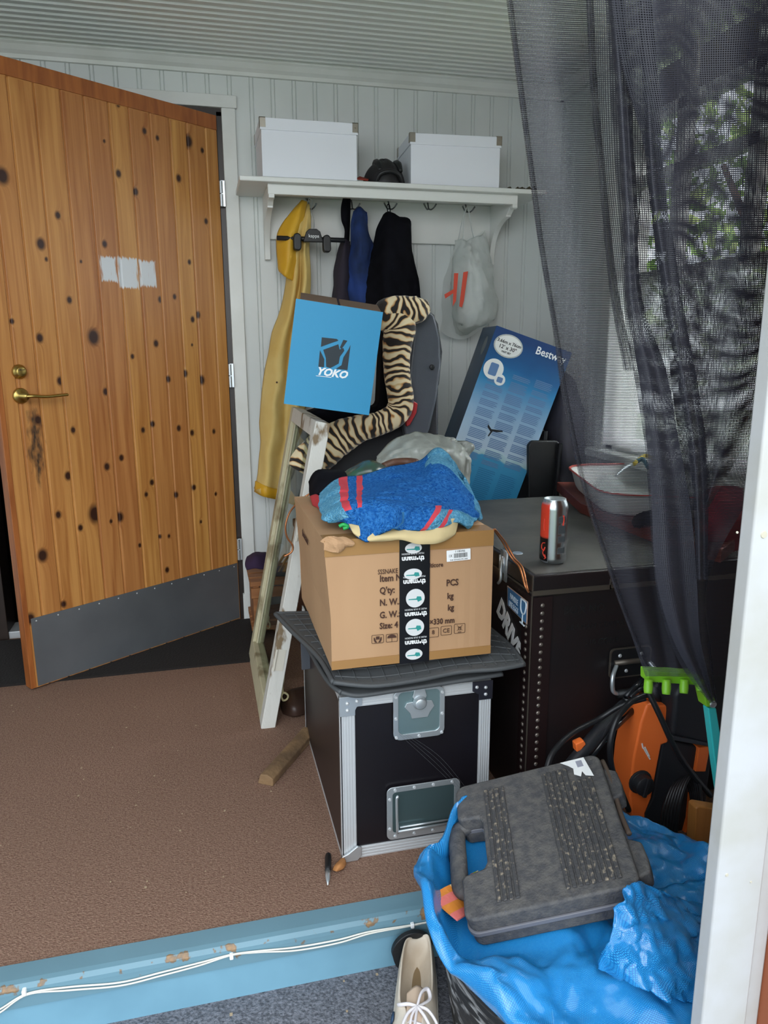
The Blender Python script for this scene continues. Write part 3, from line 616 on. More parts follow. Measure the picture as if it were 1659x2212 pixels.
def uvtube(name,path,rr,parent,m,n=18,flat=.7):
    path=[P(*p[:2],Y=p[2]) for p in path]; path,rr=crv(path,rr,10)
    v=[];uvs=[];s=0
    for i,p in enumerate(path):
        if i: s+=(p-path[i-1]).length
        tt=(path[min(i+1,len(path)-1)]-path[max(i-1,0)]).normalized(); a=tt.cross(Vector((0,-1,0))).normalized(); b=Vector((0,-1,0))
        for k in range(n+1):
            th=k*2*PI/n; R=rr[i]*(1+.08*noise.noise(Vector((s*40,math.cos(th)*2,math.sin(th)*2))))
            v.append(p+a*math.cos(th)*R+b*math.sin(th)*R*flat); uvs.append((s,th/(2*PI)*.2))
    w_=n+1; f=[(i*w_+k,i*w_+k+1,(i+1)*w_+k+1,(i+1)*w_+k) for i in range(len(path)-1) for k in range(n)]
    f+= [tuple(range(w_))[::-1],tuple(range((len(path)-1)*w_,len(path)*w_))]
    mb=MB().add(v,f); o=obj(name,mb,m,parent,smooth=True)
    ul=o.data.uv_layers.new(name='UVMap')
    for lp in o.data.loops: ul.data[lp.index].uv=uvs[lp.vertex_index]
    return o
uvtube('tiger_cover',[(836,678,2.47),(872,672,2.45),(905,668,2.44),(925,660,2.45)][::-1]+[(862,705,2.44),(858,745,2.44),(857,790,2.44),(861,830,2.44),(866,868,2.44),(855,895,2.44),(820,915,2.44),(780,925,2.44),(735,945,2.44),(700,970,2.44),(665,1000,2.45),(652,1020,2.45)],[.02,.042,.05,.05,.055,.05,.045,.045,.045,.043,.04,.045,.06,.065,.06,.05],t,tg)
# ---------------------------------------------------------------- blue shoe box
cy=mat('cyan_box_card',"2690bf",.55,bump=.03,bscale=300)
A=P(613,872,Y=2.2); B=P(797,897,Y=2.17); C=P(640,645,Y=2.2)
Bm=frame(A,B-A,C-A); bw=(B-A).length; bh=(C-A).length; dz=.13
if Bm.col[2].y>0: raise Exception('flip')
t=thing('carton',A,'bright blue carton with open top flaps resting above window sash and seat','box')
sh=MB(); 
sh.mi=0; sh.box(0,bw,0,bh,-.003,0,Bm); sh.mi=1
sh.box(0,.003,0,bh,-dz,-.003,Bm); sh.box(bw-.003,bw,0,bh,-dz,-.003,Bm); sh.box(0,bw,0,.003,-dz,-.003,Bm); sh.box(0,bw,0,bh,-dz,-dz+.003,Bm)
obj('box_body',sh,[cy,mat('dark_card',"33302e",.8)],t)
fl=Bm@Matrix.Translation((0,bh,-.02))@Matrix.Rotation(math.radians(12),4,'X')
obj('flap',MB().box(.012,bw*.48,0,.004,-.14,.0,fl),cardin,t); obj('flap',MB().box(bw*.51,bw-.005,0,.004,-.13,.0,fl),cardin,t)
lg=Bm@Matrix.Translation((0,0,.0004)); dk=mat('logo_black',"1b2a33",.6)
def lp(px,py):
    nrm=Bm.col[2].to_3d(); dd=FW+RT*((px-CXP)/F_PX)-UP*((py-CYP)/F_PX); k=(A-CAM).dot(nrm)/dd.dot(nrm); q=Bm.inverted()@(CAM+dd*k); return q.x,q.y
m=MB()
zz=lambda zx,zy:(500+zx/2.9625,620+zy/2.9625)
def poly(*pts): m.prism([lp(*zz(*p)) for p in pts],lg,0,.0004)
poly((578,322),(672,332),(684,340),(680,345),(640,358),(572,383))
poly((736,342),(768,350),(760,396),(742,412),(700,470),(690,350)) if False else None
poly((587,402),(684,366),(692,400),(716,390),(722,408),(694,446),(686,490),(632,519),(606,510),(604,455))
poly((566,404),(594,462),(592,513),(556,510))
poly((762,370),(742,532),(668,523),(704,500),(716,450),(748,400))
poly((716,338),(742,344),(704,398),(694,386))
obj('logo',m,dk,t)
x_,y_=lp(716,813)
text('lettering','YOKO',Bm@Matrix.Translation((x_,y_,.0004)),.030,white,t,'CENTER',sx=1.03,shear=.3,bold=.0012)
obj('logo_underline',MB().prism([lp(*zz(538,566)),lp(*zz(640,576)),lp(*zz(640,580)),lp(*zz(545,570))],lg,0,.0004),white,t)
# ---------------------------------------------------------------- pool box (tilted)
def best_mat(M,h):
    m=bpy.data.materials.new('pool_box_print'); m.use_nodes=True; n=m.node_tree.nodes; L=m.node_tree.links; b=n['Principled BSDF']; b.inputs['Roughness'].default_value=.35
    at=n.new('ShaderNodeAttribute'); at.attribute_name='hh'; tc=n.new('ShaderNodeTexCoord'); ns=n.new('ShaderNodeTexNoise'); ns.inputs['Scale'].default_value=14; ns.inputs['Detail'].default_value=6; L.new(tc.outputs['Object'],ns.inputs[0])
    s=n.new('ShaderNodeMath'); s.operation='MULTIPLY_ADD'; s.inputs[1].default_value=.07; L.new(ns.outputs['Fac'],s.inputs[0]); L.new(at.outputs['Fac'],s.inputs[2])
    r=n.new('ShaderNodeValToRGB'); e=r.color_ramp.elements; e[0].position=.03; e[0].color=lin("2f8fc0"); e[1].position=1; e[1].color=lin("1b3d6e")
    for p_,c in ((.40,"3f93bd"),(.405,"9fc4c9"),(.43,"b9d2da"),(.44,"b4c9d9"),(.62,"8fb3cf"),(.78,"2f83b4"),(.86,"1e5f93")):
        x=e.new(p_); x.color=lin(c)
    L.new(s.outputs[0],r.inputs[0]); L.new(r.outputs[0],b.inputs['Base Color']); return m
t=None
TL=P(1073,703,Y=2.62); TR=P(1236,762,Y=2.57); BR=P(1130,1075,Y=2.60)
Qd=(BR-TR).normalized(); TLx=(TR-TL).normalized()
Pm=frame(TL,TLx,-Qd); pw=(TR-TL).length; ph=(BR-TR).length*1.28
if Pm.col[2].y>0: raise Exception('flip2')
t=thing('pool_box',TL+Qd*ph,'large blue pool box with worn corners leaning tilted behind the black trunk','box')
dp=.26
nseg=40
m=MB()
for i in range(nseg):
    pass
G=[[Pm@Vector((pw*j/6,-ph*i/nseg,0)) for j in range(7)] for i in range(nseg+1)]
o=obj('printed_face',MB().grid(G),best_mat(Pm,ph),t)
a=o.data.attributes.new('hh','FLOAT','POINT'); a.data.foreach_set('value',[1-i/nseg*1.28*(1/1.28)*1.0 for i in range(nseg+1) for j in range(7)])
sd=mat('navy_box_side',"15304f",.4,col2="1d4a70",scale=3)
sm=MB().box(0,pw,-ph,0,-dp,-.0006,Pm); obj('box_body',sm,sd,t,bev=.003)
lb=Pm@Matrix.Translation((0,0,.0006))
def bp(px,py):
    nrm=Pm.col[2].to_3d(); dd=FW+RT*((px-CXP)/F_PX)-UP*((py-CYP)/F_PX); k=(TL-CAM).dot(nrm)/dd.dot(nrm); q=Pm.inverted()@(CAM+dd*k); return q.x,q.y
x_,y_=bp(1098,748)
obj('size_badge_rim',MB().prism(circ(x_,y_,.056,.042),lb,0,.0006),mat('silver_print',"b9bdb8",.4),t)
obj('size_badge',MB().prism(circ(x_,y_,.051,.037),lb,0.0006,.0012),mat('badge_white',"e6e9e6",.5),t)
for s_,dy,sz in (('3.66m x 76cm',.010,.0165),("12' x 30\"",-.010,.0195),('FAST SET',-.023,.009)):
    text('lettering',s_,lb@Matrix.Translation((x_,y_+dy-.004,.0014)),sz,blackink,t,'CENTER',bold=.0003)
x_,y_=bp(1190,768)
text('lettering','Bestway',lb@Matrix.Translation((x_,y_-.012,.0004)),.040,white,t,'CENTER',bold=.0006,sx=.9)
x_,y_=bp(1066,797)
obj('picture_ring',MB().prism(circ(x_,y_,.038),lb,0,.0006).prism(circ(x_+.036,y_-.03,.021),lb,0,.0005),mat('badge_white',""),t)
pb_=mat('pump_blue',"5a7fae",.5)
obj('pump_picture',MB().prism(rrect(x_-.016,x_+.016,y_-.024,y_+.022,.006),lb,.0006,.001).prism(rrect(x_+.025,x_+.047,y_-.04,y_-.02,.004),lb,.0006,.001),pb_,t)
m=MB(); rl=random.Random(4)
for c in range(3):
    x0=.035+c*.088
    y=-.175 if c==0 else (-.145 if c==1 else -.135)
    while y>-ph*.66:
        for k in range(rl.randint(3,6)):
            m.prism([(x0,y),(x0+.07*rl.uniform(.75,1),y),(x0+.07,y-.0035),(x0,y-.0035)],lb,0,.0002); y-=.0062
        y-=.009
obj('text_columns',m,mat('small_print',"5f7fa8",.5),t,kind='stuff')
m=MB()
for c in range(3):
    x0=.03+c*.09; y=-ph*.70
    while y>-ph*.9:
        m.prism([(x0,y),(x0+.07*rl.uniform(.7,1),y),(x0+.07,y-.0035),(x0,y-.0035)],lb,0,.0002); y-=.0075
obj('lower_text',m,mat('small_print2',"2a77a5",.5),t,kind='stuff')
q=bp(1068,928)
m=MB().prism([(q[0]-.03,q[1]+.012),(q[0]-.012,q[1]-.002),(q[0]+.002,q[1]+.001),(q[0]+.03,q[1]+.006),(q[0]+.034,q[1]+.002),(q[0]+.01,q[1]-.007),(q[0]-.004,q[1]-.008),(q[0]-.012,q[1]-.032),(q[0]-.016,q[1]-.03),(q[0]-.012,q[1]-.012),(q[0]-.028,q[1]+.0)],lb,0,.001)
obj('torn_hole',m,mat('torn_edge',"161a20",.8),t)
sideM=Pm@Matrix.Rotation(-PI/2,4,'Y')
obj('side_badge',MB().prism(circ(.10,-.075,.028,.036),Pm@frame((-.0006,0,0),(0,0,-1),(0,1,0)),0,.0006),mat('side_badge_grey',"77828a",.5),t)
# folded black chairs behind trunk
for i,(xa,yt,Y) in enumerate(((1150,925,2.62),(1182,952,2.58))):
    t=thing('folding_chair',P(xa,1100,Y=Y),['black folding chair standing right behind the pool box','black folding chair leaning nearest to the white tray'][i],'chair','folded black chairs behind the trunk')
    obj('backrest',slab([(xa-40,yt+10),(xa-32,yt),(xa+22,yt),(xa+30,yt+8),(xa+26,1110),(xa-40,1110)],Y,.025),black,t,bev=.006)
    a=P(xa+28,yt+6,Y=Y-.01); obj('frame',MB().tube([a,Vector((a.x-.03,Y-.0,.0))],.010,8,0),mat('black_metal',"2a2b2e",.3,.6),t)
m=MB().grid(patch([[(1195,830,2.75),(1220,812,2.7),(1250,850,2.75)],[(1180,900,2.7),(1215,880,2.62),(1260,900,2.7)],[(1175,990,2.7),(1215,980,2.62),(1265,990,2.7)],[(1170,1060,2.7),(1215,1060,2.62),(1280,1060,2.7)]],6,6,.02,12,9))
obj('cloth_pile',m,mat('charcoal_cloth',"27262e",.95,col2="302f3a",scale=8),smooth=True,solid=.01,label='dark charcoal cloth piled behind the pool box under the net',cat='cloth')
# ---------------------------------------------------------------- big black trunk
TX0,TX1,TY0,TY1,TZ=.735,1.46,1.535,2.40,.65
tk=mat('trunk_black',"1b191b",.42,col2="241a1b",scale=3.5,bump=.05,bscale=40)
tktop=mat('trunk_grey_top',"5f5d56",.55,col2="3c3b38",scale=5,detail=6,bump=.05,bscale=60)  # mottled grey for the lid top, lighter than the trunk sides
t=thing('trunk',((TX0+TX1)/2,(TY0+TY1)/2,0),'large black riveted flight trunk with stencilled lettering carrying the drink can','trunk')
obj('trunk_body',MB().box(TX0,TX1,TY0,TY1,0,TZ-.045),tk,t,bev=.004)
obj('lid',MB().box(TX0-.003,TX1+.003,TY0-.003,TY1,TZ-.042,TZ-.0015),tk,t,bev=.004)
obj('lid_top',MB().box(TX0+.008,TX1-.005,TY0+.008,TY1-.005,TZ-.0015,TZ),tktop,t)
brs=mat('worn_edge_metal',"6d655c",.45,.7)
e=MB(); e.box(TX0-.004,TX1,TY0-.005,TY0-.002,TZ-.05,TZ-.038); e.box(TX0-.004,TX0-.001,TY0-.003,TY0+.0,0,TZ); e.box(TX0-.004,TX0-.002,TY0,TY1,TZ-.046,TZ-.042)
obj('edge_strip',e,brs,t)
sr=MB(); sr.box(TX0,TX0+.05,TY0-.0035,TY0-.0005,.005,TZ-.055); sr.box(TX0-.0035,TX0,TY0,TY0+.05,.005,TZ-.055)
obj('corner_strap',sr,mat('dark_red_strap',"1d0e0f",.5),t)
rv=mat('rivet',"857c74",.35,.6)
z=.02
while z<TZ-.07:
    obj('rivet',MB().lathe([(.0055,0),(.005,.002),(.002,.0035)],XZ(TX0+.024,TY0-.0035,z),12),rv,t,smooth=True)
    obj('rivet',MB().lathe([(.0055,0),(.005,.002),(.002,.0035)],frame((TX0-.0035,TY0+.022,z),(0,-1,0),(0,0,1)),12),rv,t,smooth=True)
    z+=.0198
def rh(px,py): p=P(px,py,Y=TY0); return p.x,p.z
hx,hz=rh(1350,1430)
obj('handle_plate',MB().prism(rrect(hx-.045,hx+.065,hz-.035,hz+.04,.012),XZ(0,TY0-.004,0),0,.004),black,t,bev=.001)
obj('handle_plate_rim',ringp(MB(),rrect(hx-.047,hx+.067,hz-.037,hz+.042,.012),rrect(hx-.044,hx+.064,hz-.034,hz+.039,.011),XZ(0,TY0-.004,0),0,.005),brs,t)
obj('handle_arm',MB().tube([(hx+.06,TY0-.012,hz),(hx+.07,TY0-.03,hz-.02),(hx+.07,TY0-.035,hz-.055),(hx+.06,TY0-.035,hz-.065)],.0055,10),steel,t,smooth=True)
o=obj('handle_arm',MB().tube([(hx-.03,TY0-.012,hz+.0),(hx-.05,TY0-.03,hz-.02),(hx-.05,TY0-.035,hz-.055),(hx-.035,TY0-.035,hz-.065)],[.005,.0055,.0055,.005],10),steel,t,smooth=True)
obj('grip',MB().tube([(hx-.037,TY0-.035,hz-.066),(hx+.06,TY0-.035,hz-.066)],.011,14,0),black,o,smooth=True)
obj('hinge_bar',MB().tube([(hx-.035,TY0-.01,hz+.005),(hx+.06,TY0-.01,hz+.005)],.007,10,0),brs,t,smooth=True)
m=MB()
for dx,dz_ in ((-.02,.022),(.04,.022),(0,-.02),(.045,-.02)): m.lathe([(.005,0),(.003,.003)],XZ(hx+dx,TY0-.008,hz+dz_),10)
obj('screw',m,alu,t)
kx,kz=rh(1325,1258)
obj('keyhole',ringp(MB(),rrect(kx-.012,kx+.012,kz-.016,kz+.012,.004),rrect(kx-.009,kx+.009,kz-.013,kz+.009,.003),XZ(0,TY0-.003,0),0,.002).lathe([(.005,0),(.005,.004)],XZ(kx,TY0-.003,kz),14),brs,t)
LS=frame((TX0-.0005,0,0),(0,-1,0),(0,0,1))
# ghost lettering, front
gi=mat('faded_black_ink',"0d0b0c",.8)
for s_,px,py,sz in (('BOX NO.',1265,1322,.028),('GRAHAM COMPA',1285,1356,.02),('310 COMP',1300,1390,.02)):
    x_,z_=rh(px,py); text('lettering',s_,XZ(x_,TY0-.0006,z_),sz,gi,t,'CENTER')
# DRIVE on the left side, reading downwards on the face
p0=P(1072,1330,X=TX0); 
DM=frame((TX0-.0008,1.86,.475),(0,-1,-.72),(0,-.25,1))
a_=P(1073,1318,X=TX0-.001); b_2=P(1122,1440,X=TX0-.001)
DM=frame(a_,b_2-a_,Vector((0,0,1)))
text('lettering','DRIVE',DM@Matrix.Translation((0,0,.0004)),.075,white,t,'LEFT',sx=(b_2-a_).length/.22,bold=.0038)
# butterfly catch on left side
c=P(1090,1225,X=TX0-.002)
m=MB().tube([c+Vector((-.006,0,.03)),c+Vector((-.01,0,.0)),c+Vector((-.012,-.004,-.03)),c+Vector((-.012,.01,-.045))],.004,8); m.box(-.004,0,-.02,.02,-.035,.045,Matrix.Translation(c)); m.tube([c+Vector((-.008,-.012,.03)),c+Vector((-.008,-.012,-.01)),c+Vector((-.008,.012,-.01)),c+Vector((-.008,.012,.03))],.003,6,0)
obj('catch',m,steel,t,bev=0,smooth=True)
# drop-down tag
t=thing('hanging_sign',P(1118,1290,X=TX0-.006),'small blue glass-symbol sign tied to the left side of the black trunk','sign')
cs=[P(1097,1265,X=TX0-.006),P(1141,1300,X=TX0-.006),P(1139,1349,X=TX0-.006),P(1097,1307,X=TX0-.006)]
SM_=frame(cs[3],Vector((0,-1,0)),Vector((0,0,1)))
inv=SM_.inverted(); q2=[(inv@c_).to_2d() for c_ in cs]
xw=max(p.x for p in q2); hgt=.075
y_top=lambda x: 0
obj('plate_edge',MB().prism([tuple(p) for p in q2],SM_,0,.0015),mat('sign_edge',"b79b8d",.5),t)
cc=sum((Vector(p) for p in q2),Vector((0,0)))/4
obj('plate',MB().prism([tuple(cc+(Vector(p)-cc)*.93) for p in q2],SM_,.0015,.0022),mat('sign_blue',"3c6f9c",.5),t)
sk=(q2[2]-q2[3]); TM=SM_@Matrix.Translation((0,0,.0024)); dirx=Vector((sk.x,sk.y,0))
UM=TM@frame((q2[3].x,q2[3].y,0),(sk.x,sk.y,0),(0,1,0))
wd=sk.length; hh=(q2[0]-q2[3]).length
text('lettering','HANDLE\nLIKE EGGS',UM@Matrix.Translation((wd*.33,hh*.5,0)),.021,mat('pale_blue_print',"c6d3dc",.5),t,'CENTER',sx=wd/.2)
gx_,gy_=wd*.80,hh*.42
obj('glass_symbol',MB().tube([(gx_-.014,gy_+.03,0),(gx_-.012,gy_+.005,0),(gx_,gy_-.004,0),(gx_+.012,gy_+.005,0),(gx_+.014,gy_+.03,0),(gx_-.014,gy_+.03,0)],.0022,6,4,M=UM).tube([(gx_,gy_-.004,0),(gx_,gy_-.028,0)],.002,6,0,M=UM).tube([(gx_-.012,gy_-.03,0),(gx_+.012,gy_-.03,0)],.002,6,0,M=UM),MATS['pale_blue_print'],t)
# copper wires over the trunk corner
m=MB()
for dx in (0,6):
    m.tube([P(1066+dx*.5,1143,Y=1.56),P(1085+dx,1170,Y=1.6),P(1105+dx,1205,Y=1.59),P(1122+dx,1225,Y=1.56),P(1133+dx*.8,1262,Y=1.52),P(1142,1280,Y=1.515)],.0022,8)
obj('copper_wire',m,copper,smooth=True,label='pair of copper wires running from cardboard box down the trunk corner',cat='wire')
m=MB().lathe([(.014,0),(.013,.0015),(.005,.0015)],Matrix.Translation(P(1118,1195,Z=TZ+.0005)),20); obj('metal_washer',m,steel,label='flat steel washer lying on the trunk top left of the can',cat='washer')
# can
cpn=P(1193,1214,Z=TZ); t=thing('drink_can',(cpn.x,cpn.y,TZ),'tall silver and red drink can standing on the black trunk','can')
def can_mat():
    m=bpy.data.materials.new('can_print'); m.use_nodes=True; n=m.node_tree.nodes; L=m.node_tree.links; b=n['Principled BSDF']; b.inputs['Roughness'].default_value=.25
    at=n.new('ShaderNodeAttribute'); at.attribute_name='pc'; L.new(at.outputs['Color'],b.inputs['Base Color']); a2=n.new('ShaderNodeAttribute'); a2.attribute_name='pm'; L.new(a2.outputs['Fac'],b.inputs['Metallic']); return m
R_=.0325; prof=[(.024,0.0),(.028,.002),(.0325,.010)]+[(R_,.010+.132*i/24) for i in range(1,25)]+[(.031,.149),(.0275,.157),(.026,.160)]
n=72; M_=Matrix.Translation((cpn.x,cpn.y,TZ))
mb=MB().lathe(prof,M_,n,cap=False); mb.mi=0; o=obj('can_body',mb,can_mat(),t,smooth=True)
col=[];met=[]
va=math.atan2(-cpn.y,-cpn.x)     # direction to viewer
rc=lin("d8402a"); bc=lin("141214"); sv_=lin("c9ced2"); tx=lin("6f777c")
for r_,z_ in prof:
    for k in range(n):
        th=(k*2*PI/n-va+PI)%(2*PI)-PI     # +: counter-clockwise seen from top = viewer's left is negative?
        # viewer-left corresponds to th<0 after mirroring below
        lft=-th
        if z_<.008 or z_>.150: col.append(sv_);met.append(1.)
        elif .38<lft<2.6: 
            if z_>.066: col.append(rc);met.append(.2)
            else: col.append(bc);met.append(.1)
        elif -1.05<lft<-.35 and .03<z_<.125 and int(z_*1000)%7<5: col.append(tx);met.append(.6)
        else: col.append(sv_);met.append(1.)
a=o.data.attributes.new('pc','FLOAT_COLOR','POINT'); a.data.foreach_set('color',[c_ for q in col for c_ in q])
a=o.data.attributes.new('pm','FLOAT','POINT'); a.data.foreach_set('value',met)
obj('can_top',MB().lathe([(.026,.1595),(.0265,.162),(.0255,.162),(.024,.1585),(.0,.1585)],M_,40,cap=False),steel,t,smooth=True)
obj('pull_tab',ringp(MB(),circ(0,-.003,.011,.008),circ(0,-.004,.006,.004),M_@Matrix.Translation((0,0,.1595)),0,.0015),steel,t)
def canpt(lft,z_): th=va-lft; return Vector((cpn.x+(R_+.0006)*math.cos(th),cpn.y+(R_+.0006)*math.sin(th),TZ+z_))
m=MB()
for seq in ([(.62,.055),(.9,.052),(.95,.04),(.7,.035),(.6,.045),(.8,.03),(.62,.02),(.5,.018)],[(.5,.018),(.62,.026)],[(.5,.018),(.66,.014)],[(.75,.115),(.8,.095),(.72,.085)]):
    m.tube([canpt(a_,b_) for a_,b_ in seq],.0012,5,4)
obj('red_symbol',m,mat('can_red',"e0402c",.5),t,smooth=True)
obj('red_mark',MB().tube([canpt(-.72,.125),canpt(-.78,.115),canpt(-.72,.1)],.0018,6),MATS['can_red'],t,smooth=True)
# board, tray with tools on the back of the trunk
rb=mat('red_brown_wood',"6e2f22",.45,col2="5a251b",scale=5,stretch=(6,.6,6))
q=[P(1205,1038,Z=.70),P(1262,1092,Z=.70),P(1560,1170,Z=.70),P(1560,1060,Z=.70)]
q=[Vector((1.28,2.40,0)),Vector((1.10,2.16,0)),Vector((1.15,1.72,0)),Vector((1.45,1.62,0)),Vector((1.46,2.42,0))]
q=[P(1203,1035,Z=.695),P(1255,1080,Z=.695),P(1430,1145,Z=.695),P(1560,1180,Z=.695),Vector((1.46,1.7,0)),Vector((1.46,2.42,0))]
obj('wooden_board',MB().prism([(p.x,p.y) for p in q],Matrix.Identity(4),TZ+.001,TZ+.035),rb,bev=.003,label='red-brown wooden board lying under the white tray on the trunk',cat='board')
t=thing('tray',(1.35,2.25,TZ+.036),'white enamel tray with red rim on red-brown board by the window','tray')
tm=mat('enamel_white',"d7d9d4",.35); rim=mat('enamel_red',"b5483a",.4)
corn=[P(1218,1005,Z=.755),P(1300,1068,Z=.755),P(1560,1078,Z=.755),P(1500,1000,Z=.755)]
cn=sum(corn,Vector())/4
def rr3(sc_,z): 
    pts=[]
    for i in range(4):
        a=corn[i-1];b=corn[i];c=corn[(i+1)%4]
        for k in range(5):
            u=k/4; p=(b*.8+a*.2)*(1-u)**2+2*b*u*(1-u)+(b*.8+c*.2)*u*u; p=cn+(p-cn)*sc_; pts.append(Vector((p.x,p.y,z)))
    return pts
obj('pan',MB().loft([rr3(.86,TZ+.037),rr3(.9,TZ+.05),rr3(.97,.752),rr3(1.0,.755),rr3(.97,.7505),rr3(.88,TZ+.052),rr3(.84,TZ+.042)]),tm,t,smooth=False,bev=.002)
obj('rim',MB().loft([rr3(.985,.753),rr3(1.01,.755),rr3(1.0,.759),rr3(.975,.757),rr3(.985,.753)],cap=False),rim,t)
t2=thing('pliers',P(1370,1010,Z=.78),'pliers with yellow and teal grips lying across the white tray','pliers')
obj('jaws',MB().tube([P(1330,1028,Z=.76),P(1352,1010,Z=.78),P(1375,1000,Z=.79)],[.004,.006,.005],8),steel,t2,smooth=True)
obj('grip',MB().tube([P(1372,1000,Z=.79),P(1388,992,Z=.80),P(1400,1010,Z=.785)],.007,8),mat('teal_rubber',"2f6272",.6),t2,smooth=True); obj('grip',MB().tube([P(1370,1002,Z=.79),P(1392,985,Z=.80),P(1412,990,Z=.8)],.007,8),mat('yellow_rubber',"c9b43c",.6),t2,smooth=True)
obj('plastic_wrap',MB().grid(patch([[P(1290,1040,Z=.72),P(1310,1020,Z=.76),P(1340,1040,Z=.72)],[P(1285,1052,Z=.71),P(1315,1040,Z=.75),P(1350,1050,Z=.72)],[P(1290,1062,Z=.71),P(1320,1058,Z=.72),P(1350,1060,Z=.71)]],5,5,.01,30)),bagm,smooth=True,label='crumpled clear plastic wrap inside the white tray',cat='wrapping')
obj('black_glove',MB().grid(patch([[P(1372,1122,Z=.69),P(1400,1106,Z=.71),P(1430,1108,Z=.695)],[P(1368,1132,Z=.69),P(1400,1118,Z=.71),P(1440,1118,Z=.70)],[P(1380,1138,Z=.688),P(1405,1134,Z=.69),P(1440,1132,Z=.688)]],5,5,.008,30)),blackfab,smooth=True,solid=.01,label='black glove lying in front of the white tray',cat='glove')
obj('red_bundle',MB().grid(patch([[(1520,1070,1.62),(1560,1050,1.6),(1600,1055,1.62)],[(1515,1090,1.6),(1560,1085,1.56),(1605,1085,1.6)],[(1515,1120,1.6),(1560,1118,1.56),(1605,1115,1.6)],[(1510,1214,1.62),(1560,1212,1.60),(1605,1210,1.62)]],5,5,.01,20)),mat('crimson_cloth',"8e1f2e",.8),smooth=True,solid=.012,label='crimson cloth bundle on the trunk right beside the white door post',cat='cloth')
# ---------------------------------------------------------------- flight case
FX0,FX1,FY0,FY1,FZ=.262,.622,1.50,2.13,.414
lam=mat('black_laminate',"120f14",.35,bump=.05,bscale=400); brl=mat('brown_laminate',"241a1a",.4)
t=thing('flight_case',((FX0+FX1)/2,1.8,0),'black flight case with aluminium edges on the brown carpet under the mats','case')
b_=MB(); b_.box(FX0+.003,FX1-.003,FY0+.003,FY1-.003,.003,FZ-.003); obj('panels',b_,lam,t)
e=.034
def angle(x0,x1,y0,y1,z0,z1): return MB().box(x0,x1,y0,y1,z0,z1)
for nm,args in (('edge_profile',(FX0,FX0+e,FY0,FY0+.004,0,FZ)),('edge_profile',(FX1-e*.85,FX1,FY0,FY0+.004,0,FZ)),('edge_profile',(FX0+e,FX1-e*.85,FY0,FY0+.0035,FZ-.027,FZ)),('edge_profile',(FX0+e,FX1-e*.85,FY0,FY0+.0035,0,.030))):
    x0,x1,y0,y1,z0,z1=args; m=MB().box(*args)
    if z1-z0>.2:
        for k in range(5): 
            xx=x0+(x1-x0)*(.12+.19*k); m.box(xx,xx+.0025,y0-.0012,y0,z0,z1)
    else:
        for k in range(4):
            zz_=z0+(z1-z0)*(.12+.25*k); m.box(x0,x1,y0-.0012,y0,zz_,zz_+.002)
    obj(nm,m,alu,t,bev=.0006)
m=MB(); m.box(FX0-.001,FX0+.003,FY0,FY1,0,.012); m.box(FX0-.001,FX0+.003,FY0,FY1,FZ-.012,FZ); m.box(FX0-.001,FX0+.003,FY1-.012,FY1,0,FZ); m.box(FX0-.001,FX0+.004,FY0,FY0+.012,0,FZ); m.box(FX0,FX1,FY0,FY0+.03,FZ-.002,FZ+.001)
obj('side_edge',m,alu,t,bev=.001)
obj('side_panel',MB().box(FX0-.0005,FX0+.002,FY0+.012,FY1-.012,.012,FZ-.012),brl,t)
for x0,x1,z0,z1 in ((FX0-.002,FX0+.05,FZ-.045,FZ+.002),(FX1-.048,FX1+.002,FZ-.045,FZ+.002)):
    dkc=mat('dark_steel',"5a5a68",.3,.9); L_=x0<.4
    m=MB().prism([(x0,z0),(x0+(.036 if L_ else .018),z0),(x0+(.036 if L_ else .018),z0+.012),(x0+(.040 if L_ else .012),z1-.027),(x1 if L_ else x0,z1-.024),(x1 if L_ else x0,z1),(x0,z1)] if L_ else [(x1,z0),(x1-.034,z0),(x1-.034,z0+.014),(x0,z0+.024),(x0,z1),(x1,z1)],XZ(0,FY0-.002,0),0,.003)
    o=obj('corner_plate',m,steel if L_ else dkc,t,bev=.0008)
    s_=MB()
    for dx,dz_ in ((.018,-.016),(.04,-.013),(.018,-.033)):
        X=x0+dx if L_ else x1-dx; s_.lathe([(.0045,0),(.0035,.0025),(.0015,.003)],XZ(X,FY0-.005,z1+dz_),12)
    obj('rivet',s_,alu,o,smooth=True)
m=MB().loft([[Vector((FX0-.004,FY0-.004,.0)),Vector((FX0+.052,FY0-.004,.0)),Vector((FX0+.052,FY0-.004,.034)),Vector((FX0-.004,FY0-.004,.0))],[Vector((FX0-.004,FY0-.012,.0)),Vector((FX0+.04,FY0-.01,.0)),Vector((FX0+.05,FY0-.005,.034)),Vector((FX0+.01,FY0-.012,.014))]])
obj('ball_corner',MB().prism([(FX0-.003,0),(FX0+.034,0),(FX0+.044,.012),(FX0+.044,.034),(FX0+.034,.038),(FX0+.012,.022),(FX0-.003,.016)],XZ(0,FY0-.003,0),0,.006),steel,t,bev=.002)
